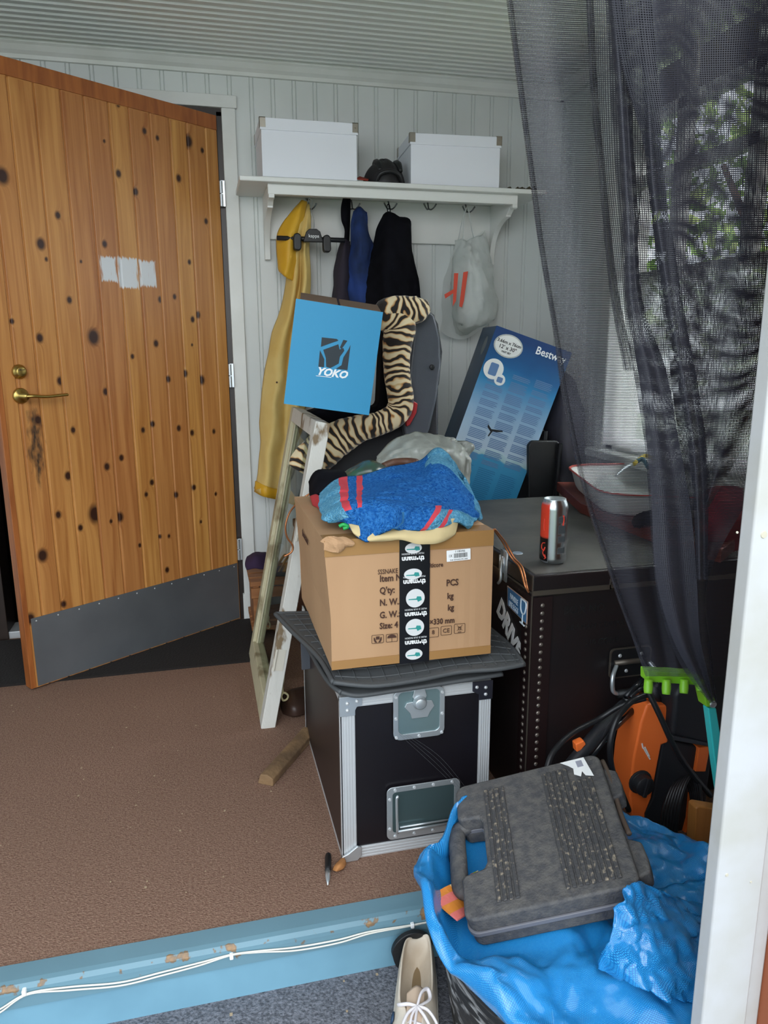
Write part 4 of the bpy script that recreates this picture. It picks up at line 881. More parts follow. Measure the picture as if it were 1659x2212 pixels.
# butterfly latch
lx=P(905,1530,Y=FY0).x; lz=P(905,1530,Y=FY0).z
def fz(px,py): p=P(px,py,Y=FY0); return p.x,p.z
x0,zt=fz(848,1490); x1,zb=fz(958,1584)
M0=XZ(0,FY0-.004,0)
m=ringp(MB(),rrect(x0,x1,zb,FZ+.004,.018),rrect(x0+.012,x1-.012,zb+.014,FZ-.002,.012),M0,0,.003)
la=obj('butterfly_latch',m,steel,t,bev=.001)
obj('dish',MB().prism(rrect(x0+.012,x1-.012,zb+.014,FZ-.002,.012),M0,-.001,.0005),mat('zinc_green',"7f979a",.3,.6),la)
cx_=(x0+x1)/2; zc=fz(904,1518)[1]
m=MB().prism([(cx_-.035,zc-.004),(cx_-.03,zc+.006),(cx_-.012,zc+.008),(cx_+.012,zc+.008),(cx_+.03,zc+.006),(cx_+.036,zc-.008),(cx_+.026,zc-.022),(cx_+.02,zc-.034),(cx_-.018,zc-.034),(cx_-.022,zc-.02)],M0,.001,.004)
obj('butterfly_wings',m,steel,la,bev=.001)
m=MB().lathe([(.0165,0),(.0165,.004),(.013,.008),(.013,.013),(.011,.014)],XZ(cx_,FY0-.008,zc+.006),28); obj('turn_knob',m,steel,la,smooth=True)
m=MB().prism([(cx_-.017,zc+.02),(cx_-.009,FZ+.016),(cx_+.009,FZ+.016),(cx_+.017,zc+.02),(cx_+.012,zc+.012),(cx_-.012,zc+.012)],M0,.002,.007); obj('hasp',m,steel,la,bev=.0015)
for X,zz_ in [(x0+dx*(x1-x0)/.11,zb+dz_) for dx,dz_ in ((.006,.008),(.055,.006),(.104,.008))]+[(a_,b_) for a_ in (x0+.006,x1-.006) for b_ in (zb+.055,FZ-.012)]:
    obj('rivet',MB().lathe([(.004,0),(.003,.0025)],XZ(X,FY0-.007,zz_),10),alu,la)
# recessed handle
x0,z1=fz(834,1700); x1,z0=fz(990,1787)
m=ringp(MB(),rrect(x0,x1,z0,z1,.014),rrect(x0+.014,x1-.014,z0+.018,z1-.014,.008),M0,0,.003); hn=obj('recessed_handle',m,steel,t,bev=.001)
obj('dish',MB().prism(rrect(x0+.014,x1-.014,z0+.018,z1-.014,.008),M0,-.001,.0004),mat('zinc_dark',"566a6c",.3,.6),hn)
obj('grip_bar',MB().tube([(x0+.024,FY0-.012,z0+.02),(x0+.022,FY0-.014,z1-.03),(x0+.026,FY0-.013,z1-.022)],.0035,8).tube([(x0+.024,FY0-.012,z0+.024),(x1-.024,FY0-.012,z0+.024)],.0035,8,0).tube([(x0+.03,FY0-.012,z0+.034),(x1-.024,FY0-.012,z0+.034)],.0025,8,0),steel,hn,smooth=True)
for X,zz_ in [(x0+.02+(x1-x0-.04)*k/3,q) for k in range(4) for q in (z0+.009,z1-.007)]+[(x0+.007,z0+.03),(x0+.007,z1-.03)]:
    obj('rivet',MB().lathe([(.004,0),(.003,.0025)],XZ(X,FY0-.007,zz_),10),alu,hn)
m=MB(); rl=random.Random(9)
for k in range(4):
    a=P(862+k*6,1586,Y=FY0-.012); b=P(985+k*9,1700+k*3,Y=FY0-.03); mid=a.lerp(b,.45)+Vector((.012,0,-.012+k*.006))
    m.tube([a,mid,b],.00018,4,8)
obj('cobweb',m,mat('spider_silk',"5d5f63",.6),label='thin cobweb strands stretched across the front of the flight case',cat='cobweb',kind='stuff')
# ---------------------------------------------------------------- rubber mats
rub=mat('grey_rubber',"444749",.6,bump=.12,bscale=40); 
def ridged(G,mb,step_=3,hgt=.003,t_=.0035):
    """raised ribs following the grid rows/cols of a mat"""
    nu,nv=len(G),len(G[0])
    for j in range(2,nv-2,step_): mb.tube([G[i][j]+Vector((0,0,hgt)) for i in range(1,nu-1)],t_,4,0)
    for i in range(2,nu-2,step_): mb.tube([G[i][j]+Vector((0,0,hgt)) for j in range(1,nv-1)],t_*.8,4,0)
z0=.446
V=lambda x,y,z: Vector((x,y,z))
G=patch([[V(.245,1.48,.462),V(.33,1.462,.452),V(.43,1.465,.452),V(.53,1.47,.458),V(.62,1.455,.462),V(.68,1.455,.466)],
         [V(.232,1.60,.470),V(.33,1.60,.474),V(.43,1.6,.474),V(.53,1.6,.474),V(.62,1.60,.473),V(.69,1.56,.47)],
         [V(.19,1.75,.48),V(.33,1.75,.474),V(.43,1.75,.474),V(.53,1.75,.474),V(.62,1.75,.473),V(.68,1.75,.47)],
         [V(.158,1.86,.492),V(.33,1.88,.474),V(.43,1.88,.474),V(.53,1.88,.474),V(.62,1.88,.473),V(.68,1.88,.47)]],8,6)
t=thing('rubber_mat',(.45,1.65,.46),'grey rubber car mat with curled left end directly under the cardboard box','mat','rubber car mats on the flight case')
obj('sheet',MB().grid(G),rub,t,smooth=True,solid=.006)
m=MB(); ridged(G,m,2,.004,.0022); obj('tread_ribs',m,rub,t,kind='stuff')
m=MB(); m.tube(G[0],.006,6,0); m.tube([r[0] for r in G],.006,6,0); m.tube(G[-1],.006,6,0); m.tube([r[-1] for r in G],.006,6,0); obj('raised_edge',m,rub,t,smooth=True)
G=patch([[V(.262,1.48,.436),V(.30,1.472,.428),V(.38,1.475,.428),V(.48,1.478,.43),V(.58,1.478,.434),V(.64,1.48,.436)],
         [V(.24,1.55,.44),V(.30,1.55,.44),V(.38,1.55,.441),V(.48,1.55,.441),V(.58,1.55,.441),V(.65,1.55,.44)],
         [V(.22,1.8,.44),V(.30,1.8,.441),V(.38,1.8,.441),V(.48,1.8,.441),V(.58,1.8,.441),V(.65,1.8,.44)],
         [V(.20,1.95,.42),V(.30,1.95,.441),V(.38,1.95,.441),V(.48,1.95,.441),V(.58,1.95,.441),V(.65,1.95,.44)]],6,6)
t=thing('rubber_mat',(.45,1.68,.43),'lower grey rubber mat lying flat on the flight case, drooping over its front','mat','rubber car mats on the flight case')
obj('sheet',MB().grid(G),rub,t,smooth=True,solid=.007)
m=MB(); m.tube(G[0],.006,6,0); m.tube([r[0] for r in G],.006,6,0); obj('raised_edge',m,rub,t,smooth=True)
obj('grey_panel',slab([(648,1352),(700,1372),(706,1440),(652,1448)],1.98,.008),mat('grey_plastic',"4a4e55",.5),bev=.002,label='small grey plastic panel hanging down behind the curled mat end',cat='panel')
# ---------------------------------------------------------------- cardboard box
KX0,KX1,KY0,KY1,KZ0,KZ1=.246,.617,1.50,2.00,.482,.775
t=thing('cardboard_box',(.43,1.75,KZ0),'brown cardboard shipping box sealed with black printed tape under the towel','box')
def boxwarp(p): 
    return p+Vector((-.012*max(0,(p.z-.6)/.17)*(1 if p.x<.4 else .0),0,0))
mb=MB(); N=14
for a,b,c_,nu,nv in (((KX0,KY0,KZ0),(KX1-KX0,0,0),(0,0,KZ1-KZ0),28,20),((KX0,KY1,KZ0),(0,KY0-KY1,0),(0,0,KZ1-KZ0),28,20),((KX1,KY0,KZ0),(0,KY1-KY0,0),(0,0,KZ1-KZ0),6,6),((KX0,KY0,KZ1),(KX1-KX0,0,0),(0,KY1-KY0,0),6,6),((KX0,KY0,KZ0),(KX1-KX0,0,0),(0,KY1-KY0,0),2,2),((KX1,KY1,KZ0),(KX0-KX1,0,0),(0,0,KZ1-KZ0),2,2)):
    a,b,c_=Vector(a),Vector(b),Vector(c_); G=[]
    for i in range(nv+1):
        r=[]
        for j in range(nu+1):
            p=boxwarp(a+b*j/nu+c_*i/nv); 
            if abs(p.y-KY0)<1e-5 and KX0+.01<p.x<KX1-.004 and KZ0<p.z<KZ1:
                p.y+= .0025*math.sin((p.x-KX1)*230)*max(0,(p.x-.52)/.1)*(1-(p.z-KZ0)/(KZ1-KZ0))
            r.append(p)
        G.append(r)
    mb.grid(G)
obj('box_body',mb,card,t)
tp=mat('clear_brown_tape',"a97f4e",.2,alpha=.85); FM=XZ(0,KY0-.0028,0)
obj('packing_tape',MB().box(KX0-.011,KX1,KY0-.002,KY0-.0012,KZ1-.035,KZ1+.0005).box(KX0-.011,KX1,KY0-.001,KY0+.05,KZ1+.0003,KZ1+.001),tp,t)
obj('packing_tape',MB().box(KX0-.001,KX1,KY0-.002,KY0-.0012,KZ0,KZ0+.02),tp,t)
def kz(px,py): p=P(px,py,Y=KY0-.003); return p.x,p.z
def txt(s_,px,py,sz,al='LEFT',m_=ink,sx=1,dz=0,par=None,rotz=0,bold=0): 
    x_,z_=kz(px,py); return text('lettering',s_,FM@Matrix.Translation((x_,z_,dz))@Matrix.Rotation(rotz,4,'Z'),sz,m_,par or t,al,sx=sx*.82,bold=bold)
txt('SSSNAKE Mu',816,1241,.0155,sx=.9); 
for s_,px,py,sz in (('Item No.',820,1257,.021),("Q'ty:",820,1283,.021),('N. W..',820,1309,.021),('G. W.:',820,1336,.021),('Size: 4',820,1359,.020)): txt(s_,px,py,sz,bold=.0004)
txt('lticore',928,1226,.0145,bold=.0002)
for s_,px,py,sz in (('PCS',964,1266,.021),('kg',966,1294,.020),('kg',967,1319,.020),('\u00d7330 mm',928,1350,.0185)): txt(s_,px,py,sz,bold=.0004)
# pictograms
m=MB()
def pic(px0,px1,py0,py1):
    a_=kz(px0,py1); b_=kz(px1,py0); ringp(m,rrect(a_[0],b_[0],a_[1],b_[1],.0025),rrect(a_[0]+.0009,b_[0]-.0009,a_[1]+.0009,b_[1]-.0009,.002),FM,0,.0004); return (a_[0]+b_[0])/2,(a_[1]+b_[1])/2
c1=pic(803,829,1370,1391); c2=pic(834,859,1368,1388); c3=pic(924,948,1355,1378); c4=pic(952,976,1351,1373); c5=pic(981,1005,1346,1369)
m.prism(circ(c2[0],c2[1],.0105,.008,12,0,PI),FM,0,.0004); m.box(c2[0]-.0005,c2[0]+.0005,c2[1]-.009,c2[1],0,.0004,FM)
m.prism([(c1[0]-.004,c1[1]-.001),(c1[0]+.004,c1[1]-.001),(c1[0]+.004,c1[1]+.006),(c1[0]-.004,c1[1]+.006)],FM,0,.0004)
for s_ in (-1,1): m.prism([(c1[0]+s_*.009,c1[1]+.004),(c1[0]+s_*.007,c1[1]+.004),(c1[0]+s_*.004,c1[1]-.004),(c1[0]+s_*.001,c1[1]-.008),(c1[0]+s_*.006,c1[1]-.008),(c1[0]+s_*.009,c1[1]-.002)],FM,0,.0004)
for s_ in (-1,1): m.prism([(c5[0]-s_*.007,c5[1]+.008),(c5[0]-s_*.006,c5[1]+.008),(c5[0]+s_*.007,c5[1]-.005),(c5[0]+s_*.006,c5[1]-.005)],FM,0,.0004)
ringp(m,[(c5[0]-.004,c5[1]+.004),(c5[0]+.004,c5[1]+.004),(c5[0]+.003,c5[1]-.004),(c5[0]-.003,c5[1]-.004)],[(c5[0]-.003,c5[1]+.003),(c5[0]+.003,c5[1]+.003),(c5[0]+.002,c5[1]-.003),(c5[0]-.002,c5[1]-.003)],FM,0,.0004); m.box(c5[0]-.004,c5[0]+.004,c5[1]-.0095,c5[1]-.008,0,.0004,FM)
obj('pictogram',m,ink,t)
text('lettering','CE',FM@Matrix.Translation((c4[0],c4[1]-.005,0)),.014,ink,t,'CENTER'); text('lettering','8',FM@Matrix.Translation((c3[0],c3[1]-.004,0)),.014,ink,t,'CENTER')
# black printed tape
xa,_=kz(863,1300); xb,_=kz(928,1300); TMx=XZ(0,KY0-.0034,0)
bt=obj('printed_tape',MB().box(xa,xb,KY0-.0034,KY0-.0022,KZ0-.002,KZ1+.0012).box(xa,xb,KY0-.003,KY0+.2,KZ1+.0008,KZ1+.0018),mat('black_tape',"101116",.25),t)
wc=mat('tape_white',"d5d7d7",.4); tl=mat('tape_teal',"2f8f8a",.4); xc=(xa+xb)/2
for i,(px,py,rx,ry) in enumerate(((893,1184,.019,.012),(892,1240,.0205,.0125),(897,1292,.0215,.0215),(896,1355,.0215,.020),(894,1413,.020,.013))):
    x_,z_=kz(px,py); o=obj('tape_disc',MB().prism(circ(x_,z_,rx,ry),TMx,0,.0003),wc,bt)
    obj('instrument_picture',MB().prism([(x_-.016,z_-.003),(x_+.004,z_-.004),(x_+.006,z_-.009 if ry>.015 else z_-.006),(x_+.015,z_-.005),(x_+.013,z_+.003),(x_+.004,z_+.004),(x_+.002,z_-.001),(x_-.015,z_-.001)],TMx,.0003,.0006),tl,bt)
for px,py in ((892,1202),(895,1252),(898,1322),(898,1383)):
    x_,z_=kz(px,py)
    R180=TMx@Matrix.Translation((x_,z_,.0002))@Matrix.Rotation(PI,4,'Z')
    text('lettering','th\u2022mann',R180,.0165,white,bt,'CENTER',bold=.0005,sx=.92)
    text('lettering','MUSIC IS OUR PASSION',R180@Matrix.Translation((0,-.0085,0)),.0058,wc,bt,'CENTER',sx=.83)
a_=kz(965,1214); b_=kz(1017,1186)
lbm=XZ(0,KY0-.0026,0)@Matrix.Translation((a_[0],a_[1],0))@Matrix.Rotation(.03,4,'Z'); lw,lh=b_[0]-a_[0],b_[1]-a_[1]
ls=obj('barcode_label',MB().prism(rrect(0,lw,0,lh,.0015),lbm,0,.0003),white,t)
m=MB(); rl=random.Random(8); xx=lw*.3
while xx<lw*.86: w_=rl.choice((.0006,.001,.0015)); m.box(xx,xx+w_,lh*.28,lh*.68,.0003,.0005,lbm); xx+=w_+rl.choice((.0006,.001))
obj('barcode',m,blackink,ls)
text('lettering','118046',lbm@Matrix.Translation((lw*.56,lh*.76,.0003)),.0068,blackink,ls,'CENTER',sx=1.2); text('lettering','1X',lbm@Matrix.Translation((lw*.08,lh*.38,.0003)),.009,blackink,ls,sx=.8); text('lettering','THE SSSNAKE MC 24/8',lbm@Matrix.Translation((lw*.5,lh*.07,.0003)),.0042,blackink,ls,'CENTER')
# faint print on left side
LM=frame((KX0-.0095,1.60,.66),(0,-1,0),(0,0,1)); text('lettering','thomann',frame((KX0-.011,1.86,.70),(0,-1,0),(0,0,1)),.03,ink,t,sx=1)
# crushed corner
m=MB().grid(patch([[V(.23,1.51,.776),V(.25,1.495,.785),V(.29,1.497,.778)],[V(.236,1.50,.768),V(.262,1.485,.772),V(.295,1.492,.77)],[V(.235,1.497,.755),V(.262,1.49,.75),V(.28,1.495,.755)]],5,5,.006,60))
obj('torn_corner',m,card,t,solid=.003)
# ---------------------------------------------------------------- towel etc
tb=mat('blue_terry',"1c5aa5",.95,col2="3a7fc6",scale=160,detail=2,bump=1.0,bscale=240,spec=.05)
tlb=mat('light_terry',"5196bf",.95,col2="77b5d2",scale=160,detail=2,bump=1.0,bscale=240,spec=.05)
trd=mat('red_woven_stripe',"c43a47",.8)
trib=mat('blue_ribbon',"2f6d9b",.7)
t=thing('towel',(.42,1.65,KZ1),'crumpled blue terry towel with red stripes heaped on the cardboard box','towel')
rows=[[(692,1068,1.78),(735,1035,1.80),(790,1028,1.84),(850,1008,1.88),(905,998,1.9),(940,972,1.9),(968,990,1.88),(990,1030,1.84)],
      [(690,1090,1.70),(735,1062,1.68),(790,1058,1.72),(850,1046,1.74),(905,1036,1.74),(945,1010,1.76),(985,1030,1.76),(1012,1062,1.76)],
      [(694,1108,1.64),(738,1082,1.60),(790,1074,1.60),(850,1068,1.62),(905,1066,1.62),(955,1068,1.63),(1000,1074,1.65),(1026,1090,1.68)],
      [(700,1124,1.58),(742,1096,1.55),(790,1082,1.53),(850,1086,1.53),(905,1092,1.54),(960,1094,1.55),(1005,1100,1.58),(1036,1112,1.62)],
      [(718,1126,1.57),(752,1108,1.53),(790,1102,1.51),(850,1104,1.50),(905,1102,1.51),(960,1100,1.52),(1005,1108,1.54),(1030,1120,1.57)],
      [(738,1122,1.56),(765,1130,1.52),(795,1134,1.49),(850,1130,1.485),(900,1128,1.49),(945,1120,1.50),(990,1120,1.51),(1024,1132,1.53)],
      [(748,1126,1.55),(765,1150,1.50),(792,1172,1.475),(832,1146,1.475),(880,1146,1.475),(930,1144,1.48),(985,1130,1.50),(1018,1143,1.51)]]
G=patch(rows,9,9,.004,9,11,.009)
nu,nv=len(G),len(G[0]); mb=MB().grid(G)
k=0
for i in range(nu-1):
    for j in range(nv-1):
        q=(G[i][j]+G[i+1][j+1])/2; v=q-CAM; dpt=v.dot(FW); x=CXP+F_PX*v.dot(RT)/dpt; y=CYP-F_PX*v.dot(UP)/dpt
        u=j/(nv-1); s_=i/(nu-1); mi=0
        if u<.13 and s_<.72: mi=1
        if .135<u<.185 and s_<.60: mi=2
        if .235<u<.265 and s_<.60: mi=2
        if u>.70 and s_>.70: mi=1
        if .64<u<.68 and s_>.62: mi=2
        if .735<u<.765 and s_>.70: mi=2
        if .68<u<.735 and s_>.70: mi=1
        if u>.62 and s_<.12+.12*(u-.6): mi=1
        if .45<u<.475 and s_>.68: mi=3
        mb.m[k]=mi; k+=1
o=obj('cloth',mb,[tb,tlb,trd,trib],t,smooth=True,solid=.009)
# second back flap at right
G=patch([[(945,972,1.9),(975,990,1.88),(990,1020,1.86)],[(985,1010,1.86),(1003,1040,1.83),(1020,1075,1.78)],[(1010,1060,1.78),(1025,1085,1.72),(1036,1108,1.68)],[(1022,1100,1.66),(1034,1112,1.62),(1038,1122,1.60)]],6,6,.004,24,12)
obj('back_fold',MB().grid(G),tlb,t,smooth=True,solid=.012)
G=patch([[(752,1130,1.52),(790,1140,1.50),(850,1140,1.49),(920,1138,1.49),(975,1120,1.50),(988,1130,1.51)],[(762,1150,1.50),(795,1165,1.475),(850,1158,1.47),(905,1160,1.47),(955,1158,1.475),(984,1150,1.50)],[(778,1164,1.497),(815,1170,1.48),(860,1165,1.472),(905,1175,1.47),(950,1172,1.475),(978,1156,1.497)]],6,6,.003,30,13)
obj('cream_cap',MB().grid(G),mat('cream_cotton',"cdb98a",.8,bump=.1,bscale=50),smooth=True,solid=.004,label='cream fabric cap brim poking out under the blue towel',cat='cap')
obj('green_clip',MB().tube([P(733,1137,Y=1.50),P(742,1133,Y=1.498),P(751,1138,Y=1.498),P(741,1142,Y=1.498)],.004,8),mat('bright_green',"1c9c4a",.5),smooth=True,label='small bright green plastic piece under the left of the towel',cat='clip')
G=patch([[(815,985,2.1),(850,955,2.1),(900,938,2.1),(960,942,2.1),(1005,958,2.1),(1018,970,2.1)],[(812,1010,2.05),(850,985,1.98),(900,968,1.97),(960,972,1.97),(995,985,2.0),(1014,990,2.05)],[(830,1040,2.02),(860,1020,1.95),(905,1015,1.94),(955,1018,1.95),(995,1030,1.98),(1012,1040,2.03)],[(840,1080,2.02),(870,1080,1.95),(905,1080,1.94),(955,1090,1.95),(995,1095,1.98),(1010,1100,2.03)]],8,8,.010,16,14,.010)
obj('plastic_sack',MB().grid(G),mat('grey_polythene',"a2a69f",.35,bump=.3,bscale=22,col2="8d918a",scale=5),smooth=True,solid=.003,label='crumpled grey plastic sack behind the blue towel',cat='bag')
t=thing('goggles',P(805,1010,Y=1.95),'dark iridescent goggles lying behind the towel in front of child seat','goggles')
obj('lens',MB().grid(patch([[(745,1022,1.95),(775,1002,1.93),(810,998,1.92),(832,1008,1.93)],[(740,1035,1.93),(775,1020,1.89),(812,1016,1.88),(840,1020,1.9)],[(745,1045,1.93),(775,1040,1.89),(812,1038,1.88),(845,1035,1.9)]],6,6,.006,25)),mat('iridescent',"3f3a3a",.25,col2="2f5a48",scale=12),t,smooth=True,solid=.006)
obj('strap',MB().tube([P(830,1008,Y=1.93),P(850,1000,Y=1.95),P(880,998,Y=1.95),P(900,1000,Y=1.93)],.012,8),mat('brown_leather',"5a3b2c",.5),t,smooth=True)
obj('dark_cloth',MB().grid(patch([[(672,1040,1.98),(690,1015,1.97),(740,1020,1.97),(770,1030,1.97)],[(672,1065,1.93),(695,1040,1.90),(735,1036,1.9),(770,1040,1.92)],[(678,1085,1.9),(695,1068,1.86),(730,1055,1.86),(770,1060,1.9)]],6,6,.008,18)),blackfab,smooth=True,solid=.01,label='black cloth bunched at the left back corner of the box',cat='cloth')
obj('red_strap',MB().grid(patch([[(670,1072,1.9),(684,1068,1.86),(696,1078,1.82)],[(676,1092,1.86),(688,1098,1.8),(700,1108,1.72)]],4,4)),mat('red_webbing',"b5323a",.7),smooth=True,solid=.003,label='red webbing strap at the left edge of the cardboard box top',cat='strap')
# ---------------------------------------------------------------- floor bits
a=P(572,1682,Z=.02); b=P(665,1578,Z=.02)
m=MB(); d=(b-a).normalized(); sdv=d.cross(Vector((0,0,1)))
rings=[]
for k in range(9):
    p=a+(b-a)*k/8; w1=.024+.002*noise.noise(Vector((k,0,0))); rings.append([p+sdv*(-w1)+V(0,0,-.02),p+sdv*w1+V(0,0,-.02),p+sdv*(w1*1.05)+V(0,0,.002),p+sdv*(w1*.3)+V(0,0,.012+.002*math.sin(k)),p+sdv*(-w1*.6)+V(0,0,.010)])
m.loft(rings)
obj('firewood',m,mat('weathered_wood',"8a6d4c",.85,col2="66503a",scale=14,stretch=(1,1,1),bump=.4,bscale=50),bev=.003,label='weathered split piece of firewood lying on the brown carpet',cat='wood')
a=P(709,1845,Z=.009); b=P(708,1912,Z=.006); t=thing('hand_tool',a,'slim black handled tool with steel tip lying left of leaf','tool')
c_=a.lerp(b,.58); obj('handle',MB().tube([a,a.lerp(b,.1),c_],[.005,.0075,.007],12,3),black,t,smooth=True); obj('tip',MB().tube([c_,a.lerp(b,.72),a.lerp(b,.8),b],[.0065,.006,.005,.0012],12,0),steel,t,smooth=True)
q=[P(x,y,Z=.006) for x,y in ((722,1868),(735,1855),(745,1850),(747,1866),(738,1878),(724,1882),(718,1878))]
G=patch([[P(718,1880,Z=.004),P(724,1868,Z=.014),P(742,1850,Z=.012)],[P(726,1882,Z=.01),P(734,1868,Z=.022),P(746,1858,Z=.016)],[P(730,1882,Z=.004),P(742,1876,Z=.010),P(748,1866,Z=.006)]],4,4)
obj('dry_leaf',MB().grid(G),mat('leaf_orange',"a8713f",.8),smooth=True,solid=.0015,label='dry orange leaf at the front corner of the flight case',cat='leaf')
# cables and clips on the step
cab=mat('white_cable',"d8d6cc",.5); yy=SY-.008
m=MB()
for off in (0,7):
    m.tube([P(-60,2212+off,Y=yy),P(0,2180+off,Y=yy),P(60,2146+off*.3,Y=yy),P(150,2132+off,Y=yy),P(260,2122+off,Y=yy),P(350,2100+off,Y=yy),P(430,2080+off*.8,Y=yy),P(500,2062+off*.2,Y=yy),P(560,2054+off*.4,Y=yy),P(640,2046+off,Y=yy),P(730,2030+off,Y=yy),P(800,2012+off*.6,Y=yy),P(890,1998+off*.2,Y=yy),P(960,1985,Y=yy),P(1200,1940,Y=yy)],.0019,6,8)
obj('electric_cable',m,cab,smooth=True,label='thin white double cable clipped along the blue step riser',cat='cable')
for i,(px,py) in enumerate(((52,2144),(500,2066),(891,1999))):
    p=P(px,py,Y=yy); t=obj('cable_clip',MB().box(p.x-.004,p.x+.004,p.y-.004,p.y+.009,p.z-.006,p.z+.006),white,bev=.002,label=['white cable clip at the left end of the step cable','white cable clip near the middle of the step riser','white cable clip near the sneaker on the step riser'][i],cat='clip',group='white clips holding the cable')
m=MB()
rl=random.Random(11)
for k in range(60):
    x=rl.uniform(-.9,.22); y=rl.uniform(1.40,2.6); s=rl.uniform(.001,.0025); m.box(x-s,x+s,y-s,y+s*1.3,0,.001)
for k in range(30):
    x=rl.uniform(-.6,.3); y=rl.uniform(1.0,1.33); s=rl.uniform(.001,.003); m.box(x-s,x+s,y-s,y+s*1.3,SZ,SZ+.001)
obj('floor_crumbs',m,mat('crumb',"a9967a",.9),label='tiny crumbs and fluff scattered over the two carpets',cat='crumbs',kind='stuff')
# ---------------------------------------------------------------- barrel, blue bag, tool case
BC=Vector((.655,1.07)); BR_=.292; BZ=.148
def barrel_mat():
    return mat('scuffed_black_barrel',"1f2023",.55,col2="8f8f90",scale=9,detail=10,ramp=(.50,.62),stretch=(1,1,5),dist=1.5,bump=.4,bscale=20)
t=thing('barrel',(BC.x,BC.y,SZ),'scuffed black plastic tub lined with a blue sack beside sneaker','tub')
pr=[(.235,SZ+.001),(.25,SZ+.02)]
z=SZ+.03
while z<BZ-.02: 
    u=(z-SZ)/(BZ-SZ); r=.25+.035*u; pr+=[(r,z),(r+.003,z+.006),(r,z+.012)]; z+=.018
pr+=[(.287,BZ-.012),(.296,BZ-.008),(.296,BZ),(.284,BZ),(.275,BZ-.02),(.235,SZ+.03),(.0,SZ+.03)]
obj('tub_body',MB().lathe(pr,Matrix.Translation((BC.x,BC.y,0)),72,cap=False),barrel_mat(),t,smooth=True)
tarp=bpy.data.materials.new('blue_woven_plastic'); tarp.use_nodes=True
n_=tarp.node_tree.nodes; L=tarp.node_tree.links; b=n_['Principled BSDF']; b.inputs['Roughness'].default_value=.28; b.inputs['Coat Weight'].default_value=.5; b.inputs['Coat Roughness'].default_value=.15
uv=n_.new('ShaderNodeUVMap'); uv.uv_map='UVMap'; mp=n_.new('ShaderNodeMapping'); mp.inputs['Scale'].default_value=(300,300,1); mp.inputs['Rotation'].default_value=(0,0,.5); L.new(uv.outputs[0],mp.inputs[0])
br=n_.new('ShaderNodeTexBrick'); br.inputs['Scale'].default_value=1; br.inputs['Brick Width'].default_value=1.0; br.inputs['Row Height'].default_value=.8; br.inputs['Mortar Size'].default_value=.18; br.inputs['Mortar Smooth'].default_value=.3
br.inputs['Color1'].default_value=lin("2ba8ee"); br.inputs['Color2'].default_value=lin("44b6f2"); br.inputs['Mortar'].default_value=lin("1878c2"); L.new(mp.outputs[0],br.inputs[0]); L.new(br.outputs[0],b.inputs['Base Color'])
bm_=n_.new('ShaderNodeBump'); bm_.inputs['Strength'].default_value=.5; bm_.inputs['Distance'].default_value=.003; bm_.invert=True; L.new(br.outputs['Fac'],bm_.inputs['Height']); L.new(bm_.outputs[0],b.inputs['Normal'])
tr_=n_.new('ShaderNodeBsdfTranslucent'); tr_.inputs[0].default_value=lin("2b9be6"); ms_=n_.new('ShaderNodeMixShader'); ms_.inputs[0].default_value=.2; L.new(b.outputs[0],ms_.inputs[1]); L.new(tr_.outputs[0],ms_.inputs[2]); L.new(ms_.outputs[0],n_['Material Output'].inputs[0])
FL=P(1003,1992,Z=.18); FRp=P(1386,1910,Z=.28); BLp=P(985,1700,Z=.24); th_=.07
u=(FRp-FL); v=(BLp-FL); v=v-u.normalized()*v.dot(u.normalized())
CM=frame(FL,u,v); cw=u.length; ch=v.length
CI=CM.inverted(); cn_=CM.col[2].to_3d(); c0_=CM@Vector((0,0,-th_-.006))
def bag_z(x,y,zdef):
    zc_=c0_.z-((x-c0_.x)*cn_.x+(y-c0_.y)*cn_.y)/cn_.z      # plane under the tool case
    q=CI@Vector((x,y,zc_+th_)); dx=max(-q.x,q.x-cw,0); dy=max(-q.y,q.y-ch,0); d=math.hypot(dx,dy)
    k=min(1,max(0,(d-.012)/.05)); 
    return min(zc_,zdef)*(1-k)+zdef*k if k<1 else zdef
def bag_grid():
    prof=[(1.015,-.010,.2),(1.03,.002,.6),(1.02,.016,1),(.98,.024,1),(.9,.016,1),(.75,.012,1),(.55,.012,1),(.3,.012,1),(.02,.012,.3)]
    n=200; G=[]
    pts=[Vector((a,b_,c)) for a,b_,c in prof]; pts,_=crv(pts,[0]*len(pts),9)
    for a,dz_,k_ in pts:
        row=[]
        for i in range(n+1):
            th=i*2*PI/n; c,s_=math.cos(th),math.sin(th)
            def lob(c0,wd): 
                d=(th-c0+PI)%(2*PI)-PI; return math.exp(-(d/wd)**2)
            e_=max(0,min(1,(a-.6)/.3))
            lift=(.07*lob(2.15,.35)+.03*lob(2.9,.4)+.02*lob(.9,.5)-.03*lob(4.3,.6))*e_
            r=BR_*a; bul=.03*lob(2.8,.3)+.02*lob(3.2,.2)
            rr_=r+(bul+.008*math.sin(th*11+a*9))*k_*e_
            x,y=BC.x+rr_*c,BC.y+rr_*s_
            zz_=BZ+dz_+lift+k_*(.022*crumple(Vector((x,y,0)),5.5)+.007*crumple(Vector((x+3,y,0)),17))
            if a<1.0: zz_=bag_z(x,y,zz_)
            row.append(Vector((x+.008*noise.noise(Vector((x*14,y*14,0)))*k_,y+.008*noise.noise(Vector((x*14,y*14,7)))*k_,zz_)))
        G.append(row)
    return G
def withuv(o,scale=1):
    me=o.data; ul=me.uv_layers.new(name='UVMap')
    return ul
